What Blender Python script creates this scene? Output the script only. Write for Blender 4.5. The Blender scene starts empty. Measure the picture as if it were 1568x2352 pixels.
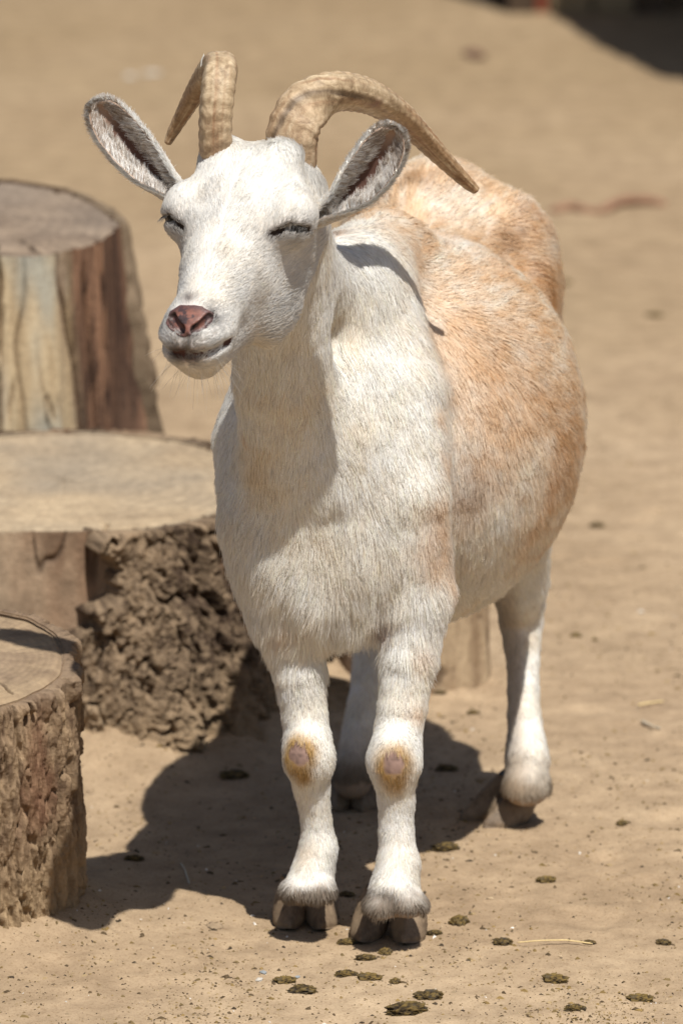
import bpy, math, random
import numpy as np
import openvdb

# ------------------------------------------------------------------ camera, sky, sun, exposure
sc = bpy.context.scene
PITCH = math.radians(13.0)
CAM = np.array([0.0, -5.2 * math.cos(PITCH), 0.41 + 5.2 * math.sin(PITCH)])
cam_d = bpy.data.cameras.new('camera')
cam_d.sensor_fit = 'VERTICAL'; cam_d.sensor_height = 36.0; cam_d.sensor_width = 24.0
cam_d.lens = 200.0; cam_d.clip_start = 0.1; cam_d.clip_end = 2000.0
cam_d.dof.use_dof = True; cam_d.dof.focus_distance = 5.08; cam_d.dof.aperture_fstop = 7.1
cam = bpy.data.objects.new('camera', cam_d)
cam.location = CAM; cam.rotation_euler = (math.pi / 2 - PITCH, 0, 0)
sc.collection.objects.link(cam); sc.camera = cam

SUN = np.array([0.20, -0.47, 1.0]); SUN = SUN / np.linalg.norm(SUN)
elev = math.asin(SUN[2]); azim = math.atan2(SUN[0], SUN[1])
world = bpy.data.worlds.new('World'); sc.world = world; world.use_nodes = True
wn = world.node_tree.nodes; wl = world.node_tree.links
sky = wn.new('ShaderNodeTexSky'); sky.sky_type = 'NISHITA'; sky.sun_disc = False
sky.sun_elevation = elev; sky.sun_rotation = azim; sky.air_density = 1.0; sky.dust_density = 1.5
wn['Background'].inputs['Strength'].default_value = 0.062
wl.new(sky.outputs[0], wn['Background'].inputs['Color'])
sun_d = bpy.data.lights.new('sun', 'SUN'); sun_d.energy = 5.0; sun_d.angle = math.radians(0.53)
sun_d.color = (1.0, 0.962, 0.90)
sun = bpy.data.objects.new('sun', sun_d); sc.collection.objects.link(sun)
from mathutils import Vector
sun.rotation_euler = Vector(SUN).to_track_quat('Z', 'Y').to_euler(); sun.location = (1, -3, 6)
vs = sc.view_settings
vs.view_transform = 'Standard'; vs.look = 'None'; vs.gamma = 1.0; vs.use_curve_mapping = False; vs.exposure = 0.22
sc.cycles.max_bounces = 10; sc.cycles.diffuse_bounces = 5; sc.cycles.glossy_bounces = 3; sc.cycles.transmission_bounces = 6
sc.cycles.caustics_reflective = False; sc.cycles.caustics_refractive = False

rng = np.random.default_rng(7)
random.seed(7)
FWD = np.array([0, math.cos(PITCH), -math.sin(PITCH)]); UP = np.array([0, math.sin(PITCH), math.cos(PITCH)])
FPX = 2352 * 200 / 36.0


def ray(px, py):
    d = FWD * FPX + np.array([1.0, 0, 0]) * (px - 784) - UP * (py - 1176)
    return d / np.linalg.norm(d)


def P(px, py, Y):                      # the point of the scene seen there, at depth Y
    d = ray(px, py)
    return CAM + d * ((Y - CAM[1]) / d[1])


def G(px, py):                         # the point of the ground seen there
    d = ray(px, py)
    return CAM + d * (-CAM[2] / d[2])


# ------------------------------------------------------------------ numeric helpers
def sstep(a, b, x):
    t = np.clip((x - a) / (b - a), 0, 1)
    return t * t * (3 - 2 * t)


def _hash(ix, iy, iz, seed):
    h = (ix.astype(np.int64) * 374761393 + iy.astype(np.int64) * 668265263 + iz.astype(np.int64) * 2147483647 + seed * 1274126177) & 0xFFFFFFFF
    h = ((h ^ (h >> 13)) * 1274126177) & 0xFFFFFFFF
    h = ((h ^ (h >> 16)) * 2246822519) & 0xFFFFFFFF
    return (h ^ (h >> 15)) & 0xFFFFFFFF


def vnoise(p, seed=0):
    i = np.floor(p).astype(np.int64); f = p - i
    u = f * f * f * (f * (f * 6 - 15) + 10)
    out = 0
    for dx in (0, 1):
        wx = u[:, 0] if dx else 1 - u[:, 0]
        for dy in (0, 1):
            wy = u[:, 1] if dy else 1 - u[:, 1]
            for dz in (0, 1):
                wz = u[:, 2] if dz else 1 - u[:, 2]
                out = out + wx * wy * wz * (_hash(i[:, 0] + dx, i[:, 1] + dy, i[:, 2] + dz, seed) / 2147483647.5 - 1)
    return out


def fbm(p, seed=0, octs=4, gain=0.5):
    out = 0; a = 1.0; tot = 0
    for o in range(octs):
        out = out + a * vnoise(p * (2.03 ** o) + o * 17.3, seed + o); tot += a; a *= gain
    return out / tot


def nvec(p, seed=0):
    return np.stack([vnoise(p, seed), vnoise(p + 31.7, seed + 1), vnoise(p + 71.3, seed + 2)], 1)


def worley(p, seed=0):
    i = np.floor(p).astype(np.int64)
    f1 = np.full(len(p), 9.0); f2 = np.full(len(p), 9.0); off = np.zeros((len(p), 3)); cid = np.zeros(len(p), np.int64)
    for dx in (-1, 0, 1):
        for dy in (-1, 0, 1):
            for dz in (-1, 0, 1):
                c = i + np.array([dx, dy, dz])
                h = _hash(c[:, 0], c[:, 1], c[:, 2], seed)
                q = c + np.stack([(h & 1023) / 1023.0, ((h >> 10) & 1023) / 1023.0, ((h >> 20) & 1023) / 1023.0], 1)
                d = np.linalg.norm(p - q, axis=1)
                m = d < f1
                f2 = np.where(m, f1, np.minimum(f2, d)); cid = np.where(m, h, cid); off = np.where(m[:, None], p - q, off); f1 = np.where(m, d, f1)
    return f1, f2, cid, off


def unit(v):
    return v / np.maximum(np.linalg.norm(v, axis=-1, keepdims=True), 1e-9)


# ------------------------------------------------------------------ object helpers
def tag(o, label=None, cat=None, group=None, kind=None):
    if label: o['label'] = label
    if cat: o['category'] = cat
    if group: o['group'] = group
    if kind: o['kind'] = kind
    return o


def empty(name, loc, label=None, cat=None, group=None):
    o = bpy.data.objects.new(name, None); o.location = loc; o.empty_display_size = 0.05
    sc.collection.objects.link(o)
    return tag(o, label, cat, group)


def mesh_np(name, V, F, mats=(), parent=None, smooth=True, colors=None, vattr=None):
    V = np.asarray(V, np.float32); me = bpy.data.meshes.new(name)
    if isinstance(F, np.ndarray):
        k = F.shape[1]; flat = F.reshape(-1); starts = np.arange(len(F)) * k
    else:
        flat = np.array([i for f in F for i in f]); ln = np.array([len(f) for f in F]); starts = np.concatenate([[0], np.cumsum(ln)[:-1]])
    me.vertices.add(len(V)); me.vertices.foreach_set('co', V.reshape(-1))
    me.loops.add(len(flat)); me.loops.foreach_set('vertex_index', flat.astype(np.int32))
    me.polygons.add(len(starts)); me.polygons.foreach_set('loop_start', starts.astype(np.int32))
    me.update(calc_edges=True); me.validate()
    me.polygons.foreach_set('use_smooth', np.full(len(me.polygons), smooth))
    if colors is not None:
        a = me.attributes.new('col', 'FLOAT_COLOR', 'POINT')
        a.data.foreach_set('color', np.concatenate([colors, np.ones((len(colors), 1))], 1).astype(np.float32).reshape(-1))
    for k, v in (vattr or {}).items():
        a = me.attributes.new(k, 'FLOAT', 'POINT'); a.data.foreach_set('value', v.astype(np.float32))
    for m in (mats if isinstance(mats, (list, tuple)) else [mats]): me.materials.append(m)
    o = bpy.data.objects.new(name, me); sc.collection.objects.link(o)
    if parent: o.parent = parent
    return o


def hair_np(name, pts, rad, col, nrm, mat, parent=None):
    """pts (N,K,3), rad (N,K), col (N,3), nrm (N,3)"""
    N, K = pts.shape[:2]
    cu = bpy.data.hair_curves.new(name); cu.add_curves([K] * N)
    cu.attributes['position'].data.foreach_set('vector', pts.astype(np.float32).reshape(-1))
    a = cu.attributes.get('radius') or cu.attributes.new('radius', 'FLOAT', 'POINT')
    a.data.foreach_set('value', rad.astype(np.float32).reshape(-1))
    a = cu.attributes.new('coat', 'FLOAT_COLOR', 'CURVE')
    a.data.foreach_set('color', np.concatenate([col, np.ones((N, 1))], 1).astype(np.float32).reshape(-1))
    a = cu.attributes.new('lie', 'FLOAT_VECTOR', 'CURVE')
    a.data.foreach_set('vector', nrm.astype(np.float32).reshape(-1))
    cu.materials.append(mat)
    o = bpy.data.objects.new(name, cu); sc.collection.objects.link(o)
    if parent: o.parent = parent
    return o


def grid_faces(nu, nv, wrap_u=False):
    i = np.arange(nu if wrap_u else nu - 1); j = np.arange(nv - 1)
    I, J = np.meshgrid(i, j, indexing='ij'); I2 = (I + 1) % nu
    return np.stack([I * nv + J, I2 * nv + J, I2 * nv + J + 1, I * nv + J + 1], -1).reshape(-1, 4)


# ------------------------------------------------------------------ materials
class NT:
    def __init__(s, name):
        s.m = bpy.data.materials.new(name); s.m.use_nodes = True
        s.t = s.m.node_tree; s.n = s.t.nodes; s.b = s.n['Principled BSDF']; s.out = s.n['Material Output']

    def node(s, typ, **kw):
        n = s.n.new('ShaderNode' + typ)
        for k, v in kw.items():
            if k in n.inputs.keys() if hasattr(n.inputs, 'keys') else False: s.set(n, k, v)
            else: setattr(n, k, v)
        return n

    def set(s, n, k, v):
        if hasattr(v, 'is_output') or isinstance(v, bpy.types.NodeSocket): s.t.links.new(v, n.inputs[k])
        else: n.inputs[k].default_value = v

    def coords(s, scale=(1, 1, 1), which='Object'):
        c = s.node('TexCoord'); m = s.node('Mapping'); m.inputs['Scale'].default_value = scale
        s.t.links.new(c.outputs[which], m.inputs[0]); return m.outputs[0]

    def noise(s, scale, detail=5, rough=0.55, vec=None, dist=0.0):
        n = s.node('TexNoise'); n.inputs['Scale'].default_value = scale; n.inputs['Detail'].default_value = detail
        n.inputs['Roughness'].default_value = rough; n.inputs['Distortion'].default_value = dist
        s.t.links.new(vec if vec is not None else s.coords(), n.inputs['Vector']); return n.outputs['Fac']

    def ramp(s, fac, stops):
        r = s.node('ValToRGB'); e = r.color_ramp.elements
        while len(e) < len(stops): e.new(0.5)
        for q, (p, c) in zip(e, stops):
            q.position = p; q.color = (*c, 1) if len(c) == 3 else c
        s.t.links.new(fac, r.inputs[0]); return r.outputs[0]

    def mix(s, fac, a, b, mode='MIX'):
        n = s.node('Mix'); n.data_type = 'RGBA'; n.blend_type = mode
        for i, v in ((0, fac), (6, a), (7, b)):
            if isinstance(v, bpy.types.NodeSocket): s.t.links.new(v, n.inputs[i])
            else: n.inputs[i].default_value = v if i == 0 else ((*v, 1) if len(v) == 3 else v)
        return n.outputs[2]

    def math(s, op, a, b=0.0):
        n = s.node('Math'); n.operation = op
        for i, v in enumerate((a, b)):
            if isinstance(v, bpy.types.NodeSocket): s.t.links.new(v, n.inputs[i])
            else: n.inputs[i].default_value = v
        return n.outputs[0]

    def bump(s, h, strength, dist):
        b = s.node('Bump'); b.inputs['Strength'].default_value = strength; b.inputs['Distance'].default_value = dist
        s.t.links.new(h, b.inputs['Height']); s.t.links.new(b.outputs[0], s.b.inputs['Normal'])

    def color(s, v):
        if isinstance(v, bpy.types.NodeSocket): s.t.links.new(v, s.b.inputs['Base Color'])
        else: s.b.inputs['Base Color'].default_value = (*v, 1)

    def attr(s, name):
        a = s.node('Attribute'); a.attribute_name = name; return a


def rough(nt, r, spec=0.3):
    nt.b.inputs['Roughness'].default_value = r; nt.b.inputs['Specular IOR Level'].default_value = spec
    return nt.m


def mat_sand():
    s = NT('sand')
    v = s.coords()
    big = s.ramp(s.noise(1.3, 4, 0.6, v), [(0.25, (0.322, 0.235, 0.150)), (0.5, (0.365, 0.272, 0.178)), (0.75, (0.415, 0.315, 0.212))])
    mid = s.ramp(s.noise(22, 6, 0.65, v), [(0.3, (0.74, 0.72, 0.70)), (0.7, (1.14, 1.14, 1.13))])
    c = s.mix(1.0, big, mid, 'MULTIPLY')
    patch = s.ramp(s.noise(3.1, 5, 0.6, s.coords((1, 0.6, 1))), [(0.35, (0.86, 0.83, 0.80)), (0.65, (1.08, 1.08, 1.06))])
    c = s.mix(0.7, c, patch, 'MULTIPLY')
    sep = s.node('SeparateXYZ'); s.t.links.new(v, sep.inputs[0])
    far = s.math('ADD', s.math('MULTIPLY', s.math('SUBTRACT', sep.outputs[1], 1.6), 0.20), s.math('MULTIPLY', s.math('SUBTRACT', s.noise(0.9, 4, 0.6, v), 0.5), 1.4))
    far.node.use_clamp = True
    c = s.mix(s.math('MULTIPLY', far, 0.8), c, s.mix(1.0, (0.255, 0.185, 0.105), mid, 'MULTIPLY'))
    fine = s.noise(420, 3, 0.7, v)
    grain = s.ramp(fine, [(0.30, (0.62, 0.58, 0.52)), (0.48, (1, 1, 1)), (0.66, (1.0, 1.0, 1.0)), (0.78, (1.5, 1.5, 1.45))])
    c = s.mix(0.8, c, grain, 'MULTIPLY')
    gr2 = s.ramp(s.noise(170, 4, 0.75, v), [(0.32, (0.66, 0.61, 0.55)), (0.44, (1, 1, 1)), (0.60, (1, 1, 1)), (0.72, (1.22, 1.22, 1.2))])
    c = s.mix(0.7, c, gr2, 'MULTIPLY')
    s.color(c)
    h = s.math('ADD', s.math('MULTIPLY', s.noise(60, 6, 0.7, v), 1.0), s.math('MULTIPLY', fine, 0.35))
    s.bump(h, 0.4, 0.0035)
    return rough(s, 0.95, 0.1)


def mat_attr(name, r=0.8, spec=0.3, bump=None, bdist=0.002, sss=0.0):
    s = NT(name)
    a = s.attr('col')
    c = a.outputs['Color']
    if bump:
        n = s.noise(bump, 5, 0.65)
        c = s.mix(0.55, c, s.ramp(n, [(0.3, (0.72, 0.70, 0.68)), (0.7, (1.2, 1.2, 1.2))]), 'MULTIPLY')
        s.bump(n, 0.6, bdist)
    s.color(c)
    if sss:
        s.b.inputs['Subsurface Weight'].default_value = sss; s.b.inputs['Subsurface Radius'].default_value = (0.004, 0.002, 0.0015)
        s.b.inputs['Subsurface Scale'].default_value = 1.0
    return rough(s, r, spec)


def mat_fur():
    s = NT('goat_hair'); s.n.remove(s.b)
    a = s.attr('coat'); nn = s.attr('lie')
    d = s.node('BsdfDiffuse'); s.t.links.new(a.outputs['Color'], d.inputs['Color']); s.t.links.new(nn.outputs['Vector'], d.inputs['Normal'])
    h = s.node('BsdfHair'); h.component = 'Reflection'
    h.inputs['RoughnessU'].default_value = 0.35; h.inputs['RoughnessV'].default_value = 0.6
    s.t.links.new(a.outputs['Color'], h.inputs['Color'])
    t = s.node('BsdfHair'); t.component = 'Transmission'
    t.inputs['RoughnessU'].default_value = 0.5; t.inputs['RoughnessV'].default_value = 1.0
    s.t.links.new(a.outputs['Color'], t.inputs['Color'])
    m1 = s.node('MixShader'); m1.inputs[0].default_value = 0.5
    s.t.links.new(h.outputs[0], m1.inputs[1]); s.t.links.new(t.outputs[0], m1.inputs[2])
    m2 = s.node('MixShader'); m2.inputs[0].default_value = 0.5
    s.t.links.new(d.outputs[0], m2.inputs[1]); s.t.links.new(m1.outputs[0], m2.inputs[2])
    s.t.links.new(m2.outputs[0], s.out.inputs[0])
    return s.m


def mat_horn():
    s = NT('horn_keratin')
    a = s.attr('col'); v = s.coords((1, 1, 1))
    n = s.noise(75, 8, 0.75, v, 1.2)
    c = s.mix(0.85, a.outputs['Color'], s.ramp(n, [(0.30, (0.40, 0.32, 0.25)), (0.48, (0.95, 0.90, 0.85)), (0.70, (1.55, 1.58, 1.6))]), 'MULTIPLY')
    n2 = s.noise(240, 4, 0.7, v)
    c = s.mix(0.5, c, s.ramp(n2, [(0.35, (0.72, 0.70, 0.66)), (0.65, (1.2, 1.2, 1.2))]), 'MULTIPLY')
    s.color(c); s.bump(s.math('ADD', n, s.math('MULTIPLY', n2, 0.5)), 0.5, 0.002)
    return rough(s, 0.5, 0.35)


def mat_hoof():
    s = NT('hoof_horn')
    v = s.coords((1, 1, 1))
    n = s.noise(120, 6, 0.7, s.coords((1, 1, 0.35)))
    c = s.ramp(n, [(0.25, (0.065, 0.044, 0.028)), (0.5, (0.14, 0.098, 0.062)), (0.75, (0.25, 0.18, 0.115))])
    d = s.ramp(s.noise(35, 4, 0.6, v), [(0.45, (0, 0, 0)), (0.62, (1, 1, 1))])
    s.color(s.mix(s.math('MULTIPLY', d, 0.55), c, (0.27, 0.20, 0.13)))
    s.bump(n, 0.5, 0.002)
    return rough(s, 0.6, 0.3)


def mat_flat(name, c, r=0.6, spec=0.4, scale=80, amt=0.4, bd=0.001):
    s = NT(name); n = s.noise(scale, 5, 0.6)
    s.color(s.mix(amt, c, s.ramp(n, [(0.3, (0.6, 0.58, 0.55)), (0.7, (1.3, 1.3, 1.3))]), 'MULTIPLY'))
    s.bump(n, 0.4, bd)
    return rough(s, r, spec)


M_SAND = mat_sand()
M_FUR = mat_fur()
M_SKIN = mat_attr('goat_skin', 0.75, 0.25)
M_NOSE = mat_attr('nose_skin', 0.42, 0.45, bump=900, bdist=0.0006, sss=0.15)
M_HORN = mat_horn()
M_HOOF = mat_hoof()
M_EYE = mat_flat('eye_dark', (0.012, 0.008, 0.006), 0.30, 0.15, 60, 0.3, 0.0)
M_WOODATT = mat_attr('weathered_wood', 0.85, 0.2, bump=110, bdist=0.003)
M_BARKATT = mat_attr('stump_bark', 0.95, 0.1, bump=260, bdist=0.004)
M_CRUMB = mat_attr('soil_crumb', 0.95, 0.1)
M_DUNG = mat_attr('dried_dropping', 0.9, 0.15, bump=420, bdist=0.002)

# ------------------------------------------------------------------ ground
stumps_xy = []                                             # filled below: (centre, radius, heap height)
C_NEAR = P(-95, 1500, 0.10); C_MID = np.array([-0.298, 0.905, 0]); C_TALL = np.array([-0.40, 1.32, 0]); C_SMALL = np.array([0.076, 0.96, 0])


_dr = np.random.default_rng(19)
DENTS = [(_dr.uniform(-0.55, 0.55), _dr.uniform(-0.45, 1.8), _dr.uniform(0.012, 0.035), _dr.uniform(0.0015, 0.004)) for _ in range(110)]      # old hoof scuffs


def ground_z(x, y):
    p = np.stack([x, y, np.zeros_like(x)], 1)
    z = 0.004 * fbm(p * 5, 3, 3) + 0.0016 * fbm(p * 26, 5, 4, 0.6) + 0.0012 * fbm(p * 110, 9, 2)
    for c, r, h, w in ((C_NEAR, 0.10, 0.020, 0.055), (C_MID, 0.235, 0.035, 0.07), (C_TALL, 0.19, 0.02, 0.06), (C_SMALL, 0.08, 0.01, 0.04)):
        d = np.hypot(x - c[0], y - c[1]) - r
        d = d + 0.02 * vnoise(p * 14, 21)
        z = z + h * np.exp(-np.clip(d, 0, None) ** 2 / (w * w))
    for (hx, hy, hr, hd) in DENTS:
        m = (np.abs(x - hx) < 3 * hr) & (np.abs(y - hy) < 3 * hr)
        if m.any():
            q = ((x[m] - hx) ** 2 + (y[m] - hy) ** 2) / hr ** 2
            z[m] += hd * (-np.exp(-q * q) + 0.45 * np.exp(-(np.sqrt(q) - 1.35) ** 2 / 0.12))
    fade = np.exp(-(np.clip(np.hypot(x, y) - 12, 0, None) / 20) ** 2)
    return z * fade - 0.003


xs = np.concatenate([-np.geomspace(500, 0.62, 34), np.linspace(-0.6, 0.6, 260), np.geomspace(0.62, 500, 34)])
ys = np.concatenate([-np.geomspace(500, 0.62, 26), np.linspace(-0.6, 2.0, 520), np.linspace(2.02, 8, 130), np.geomspace(8.2, 900, 36)])
XX, YY = np.meshgrid(xs, ys, indexing='ij')
zz = ground_z(XX.reshape(-1), YY.reshape(-1))
ground = mesh_np('ground', np.stack([XX.reshape(-1), YY.reshape(-1), zz], 1), grid_faces(len(xs), len(ys)), M_SAND)
tag(ground, kind='structure')


def gz(x, y):
    return float(ground_z(np.array([x]), np.array([y]))[0])


# ------------------------------------------------------------------ tree stumps
def stump(name, centre, r_top, r_base, height, label, tilt=(0, 0), nth=420, nz=110, seed=1, flare_pow=3.0, lobes=0.05,
          wood=None, bark=None, face=None, thick=0.012, bark_mask=None, bark_fn=None, wood_fn=None, face_fn=None, cracks=(), group='sawn tree stumps on the sand'):
    root = empty(name, (centre[0], centre[1], 0), label, 'tree stump', group)
    th = np.linspace(0, 2 * math.pi, nth, endpoint=False)
    tz = np.linspace(0, 1, nz)
    TH, TZ = np.meshgrid(th, tz, indexing='ij')
    cth = np.stack([np.cos(th), np.sin(th), np.zeros_like(th)], 1)

    def radius(TH, TZ):
        q = np.stack([np.cos(TH).reshape(-1) * 1.3, np.sin(TH).reshape(-1) * 1.3, np.zeros(TH.size)], 1)
        lob = fbm(q * 1.6, seed, 3).reshape(TH.shape)
        lob2 = fbm(q * 3.2 + 5, seed + 4, 3).reshape(TH.shape)
        fl = (1 - TZ) ** flare_pow
        return (r_top + (r_base - r_top) * fl) * (1 + lobes * lob) + (r_base - r_top) * 1.1 * fl * lob2

    R = radius(TH, TZ)
    ztop = height + tilt[0] * np.cos(TH) * R + tilt[1] * np.sin(TH) * R
    Z = -0.03 + (ztop + 0.03) * TZ
    # wood
    dr, colw = wood_fn(TH, Z, R) if wood_fn else (0 * R, None)
    Rw = R + dr
    V = np.stack([np.cos(TH) * Rw, np.sin(TH) * Rw, Z], -1).reshape(-1, 3)
    mesh_np('trunk', V, grid_faces(nth, nz, True), M_WOODATT, root, colors=colw.reshape(-1, 3))
    # bark shell
    if bark_fn:
        db, colb, msk = bark_fn(TH, Z, R)
        Rb = R + db
        Zb = Z.copy(); 
        Zb = Zb - 0.006 * sstep(0.94, 1.0, TZ) * 0
        lip = sstep(0.985, 1.0, TZ)
        Rb2 = Rb - lip * 0.004
        V = np.stack([np.cos(TH) * Rb2, np.sin(TH) * Rb2, Zb], -1).reshape(-1, 3)
        F = grid_faces(nth, nz, True)
        keep = msk.reshape(-1)[F].max(1) > 0
        # top lip: closes the shell inwards
        n0 = len(V); edge = Rb2[:, -1]
        inner = np.stack([np.cos(th) * (Rw[:, -1] - 0.002), np.sin(th) * (Rw[:, -1] - 0.002), Z[:, -1] - 0.002], 1)
        midr = Rb2[:, -1] - 0.004
        V = np.concatenate([V, inner]); 
        i = np.arange(nth); i2 = (i + 1) % nth
        Fl = np.stack([i * nz + nz - 1, i2 * nz + nz - 1, n0 + i2, n0 + i], 1)
        kl = (msk[i, -1] > 0) | (msk[i2, -1] > 0)
        colall = np.concatenate([colb.reshape(-1, 3), colb[:, -1].reshape(-1, 3)])
        mesh_np('bark', V, np.concatenate([F[keep], Fl[kl]]), M_BARKATT, root, colors=colall)
    # cut face
    nr = 70
    rr = np.linspace(0.0, 1.0, nr) ** 0.8
    RT = (Rw[:, -1] - (0.0015 if not face else face))
    RR = rr[None, :] * RT[:, None]
    T2 = np.repeat(th[:, None], nr, 1)
    X = np.cos(T2) * RR; Yc = np.sin(T2) * RR
    Zf = height + tilt[0] * X + tilt[1] * Yc
    dz, colf = face_fn(X, Yc, RR, rr[None, :] + 0 * RR, T2)
    edge = sstep(0.93, 1.0, rr)[None, :]
    Zf = Zf + dz * (1 - 0.9 * sstep(0.97, 1, rr)[None, :]) - 0.0025 * edge
    for (ca, r0, r1, w, dep) in cracks:
        da = (T2 - ca + math.pi) % (2 * math.pi) - math.pi
        da = da + 0.02 * np.sin(RR * 160)
        dist = np.abs(da) * RR
        Zf = Zf - dep * np.exp(-(dist / w) ** 2) * sstep(r0 - 0.05, r0 + 0.05, RR / RT[:, None]) * sstep(r1 + 0.03, r1 - 0.03, RR / RT[:, None])
    V = np.stack([X, Yc, Zf], -1).reshape(-1, 3)
    mesh_np('cut_face', V, grid_faces(nth, nr, True), M_WOODATT, root, colors=colf.reshape(-1, 3))
    return root


def cyl(TH, Z, R, sx, sz):
    return np.stack([np.cos(TH) * R * sx, np.sin(TH) * R * sx, Z * sz], -1).reshape(-1, 3)


def lerp(a, b, t):
    return np.asarray(a) * (1 - t[..., None]) + np.asarray(b) * t[..., None]


def face_generic(seed, light, dark, ringscale=95, gray=(0.30, 0.26, 0.21), rel=0.0007):
    def fn(X, Y, RR, rn, TH):
        q = np.stack([X, Y, 0 * X], -1).reshape(-1, 3)
        sh = X.shape
        wob = fbm(q * 14, seed, 3).reshape(sh)
        ring = np.sin(RR * 2 * math.pi * ringscale + wob * 5.0)
        n1 = fbm(q * np.array([16, 34, 1]) + 3, seed + 2, 4).reshape(sh)
        n2 = fbm(q * 120, seed + 5, 3).reshape(sh)
        rad = fbm(np.stack([np.cos(TH) * 22, np.sin(TH) * 22, RR * 8], -1).reshape(-1, 3), seed + 8, 3).reshape(sh)
        c = lerp(light, dark, np.clip(0.45 + 0.8 * n1 + 0.08 * ring + 0.25 * rad, 0, 1))
        c = lerp(c, gray, np.clip(0.3 + 0.9 * fbm(q * 9 + 9, seed + 11, 3).reshape(sh), 0, 1))
        c = c * (1 + 0.18 * n2)[..., None]
        dz = rel * ring + 0.0012 * n1 + 0.0009 * rad
        return dz, c
    return fn


# --- the broad stump in the middle: barked on its right, bare on its left
def mid_wood(TH, Z, R):
    q = cyl(TH, Z, R, 9, 5); n = fbm(q, 41, 4).reshape(TH.shape)
    g = fbm(cyl(TH, Z, R, 60, 5), 43, 3).reshape(TH.shape)
    c = lerp((0.21, 0.135, 0.085), (0.40, 0.31, 0.21), np.clip(0.45 + 0.9 * n + 0.25 * g, 0, 1))
    mot = fbm(cyl(TH, Z, R, 26, 22), 45, 4, 0.65).reshape(TH.shape)
    c = c * (1 + 0.55 * mot)[..., None]
    c = lerp(c, (0.50, 0.42, 0.30), 0.8 * sstep(0.224, 0.232, Z + 0.004 * n))
    split = np.exp(-(fbm(cyl(TH, Z, R, 20, 2.2), 46, 3).reshape(TH.shape) / 0.03) ** 2)
    c = lerp(c, (0.07, 0.045, 0.03), 0.7 * split)
    return 0.004 * n + 0.0016 * g - 0.004 * split, c


def plates(TH, Z, R, sx, sz, seed, amp, cut=0.16, rag=1.0):
    base = cyl(TH, Z, R, sx, sz)
    wq = base + 0.30 * nvec(base * 0.8, seed + 50) + 0.22 * nvec(base * 2.6, seed + 60) + 0.10 * nvec(base * 6.5, seed + 65)
    f1, f2, cid, off = worley(wq, seed)
    e = sstep(0.0, cut, f2 - f1)
    lev = ((cid % 997) / 997.0 - 0.5)
    g = np.stack([(cid % 613) / 613.0 - 0.5, (cid % 421) / 421.0 - 0.5, (cid % 787) / 787.0 - 0.5], 1)
    tilt = np.sum(off * g, 1)
    r2 = 1 - 2.2 * np.abs(fbm(base * 2.2, seed + 3, 4, 0.62))
    sh = TH.shape
    h = amp * (0.60 * e + 0.75 * lev * e + 1.5 * tilt * e) + rag * amp * 0.20 * r2
    return h.reshape(sh), e.reshape(sh), (lev + 0.5).reshape(sh), r2.reshape(sh)


def mid_bark(TH, Z, R):
    sh = TH.shape
    h1, e1, l1, r1 = plates(TH, Z, R, 24, 6.5, 71, 0.019, 0.08, 0.7)
    h2, e2, l2, r2 = plates(TH, Z, R, 88, 22, 77, 0.0055, 0.10, 1.3)
    big = fbm(cyl(TH, Z, R, 7, 4), 79, 3).reshape(sh)
    a = (TH + math.pi) % (2 * math.pi) - math.pi                    # 0 = +X, -pi/2 = towards the viewer
    jag = 0.24 * fbm(cyl(TH * 0 + 1, Z, 1 + 0 * R, 1, 22), 83, 4, 0.6).reshape(sh) + 0.06 * fbm(cyl(TH, Z, R, 30, 30), 85, 2).reshape(sh)
    low = sstep(0.15, 0.05, Z)
    lim = -1.47 - low * 0.75
    m = np.minimum(a - lim + jag, 2.2 - a)
    lvl = sstep(0.0, 0.09, m)
    nf = fbm(cyl(TH, Z, R, 170, 150), 88, 3, 0.7).reshape(sh); rid = 1 - 2.4 * np.abs(fbm(cyl(TH, Z, R, 62, 26), 89, 4, 0.65).reshape(sh))
    h = (0.008 + h1 + h2 + 0.010 * big + 0.0045 * rid + 0.0016 * nf) * lvl - 0.014 * (1 - lvl)
    n = fbm(cyl(TH, Z, R, 14, 12), 87, 4).reshape(sh)
    c = lerp((0.060, 0.040, 0.027), (0.27, 0.195, 0.125), np.clip(0.4 + 0.8 * n + 0.5 * (l1 - 0.5) + 0.9 * nf, 0, 1))
    red = sstep(0.05, 0.5, fbm(cyl(TH, Z, R, 11, 10) + 7, 91, 3).reshape(sh)) * sstep(0.12, 0.22, Z)
    c = lerp(c, (0.27, 0.145, 0.085), 0.6 * red)
    sand = sstep(0.10, -0.01, Z + 0.03 * n) * 0.8
    c = lerp(c, (0.30, 0.215, 0.13), sand)
    return h, c, m + 0.03


stump('tree_stump', C_MID, 0.213, 0.268, 0.236, 'broad low tree stump with deeply cracked brown bark right of a bare smooth patch', tilt=(0.0, 0.035),
      nth=900, nz=170, seed=5, flare_pow=1.6, lobes=0.035, wood_fn=mid_wood, bark_fn=mid_bark, cracks=((-1.3, 0.85, 1.0, 0.002, 0.01),),
      face_fn=face_generic(12, (0.39, 0.30, 0.195), (0.28, 0.21, 0.135), 60, (0.25, 0.205, 0.15)))


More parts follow.
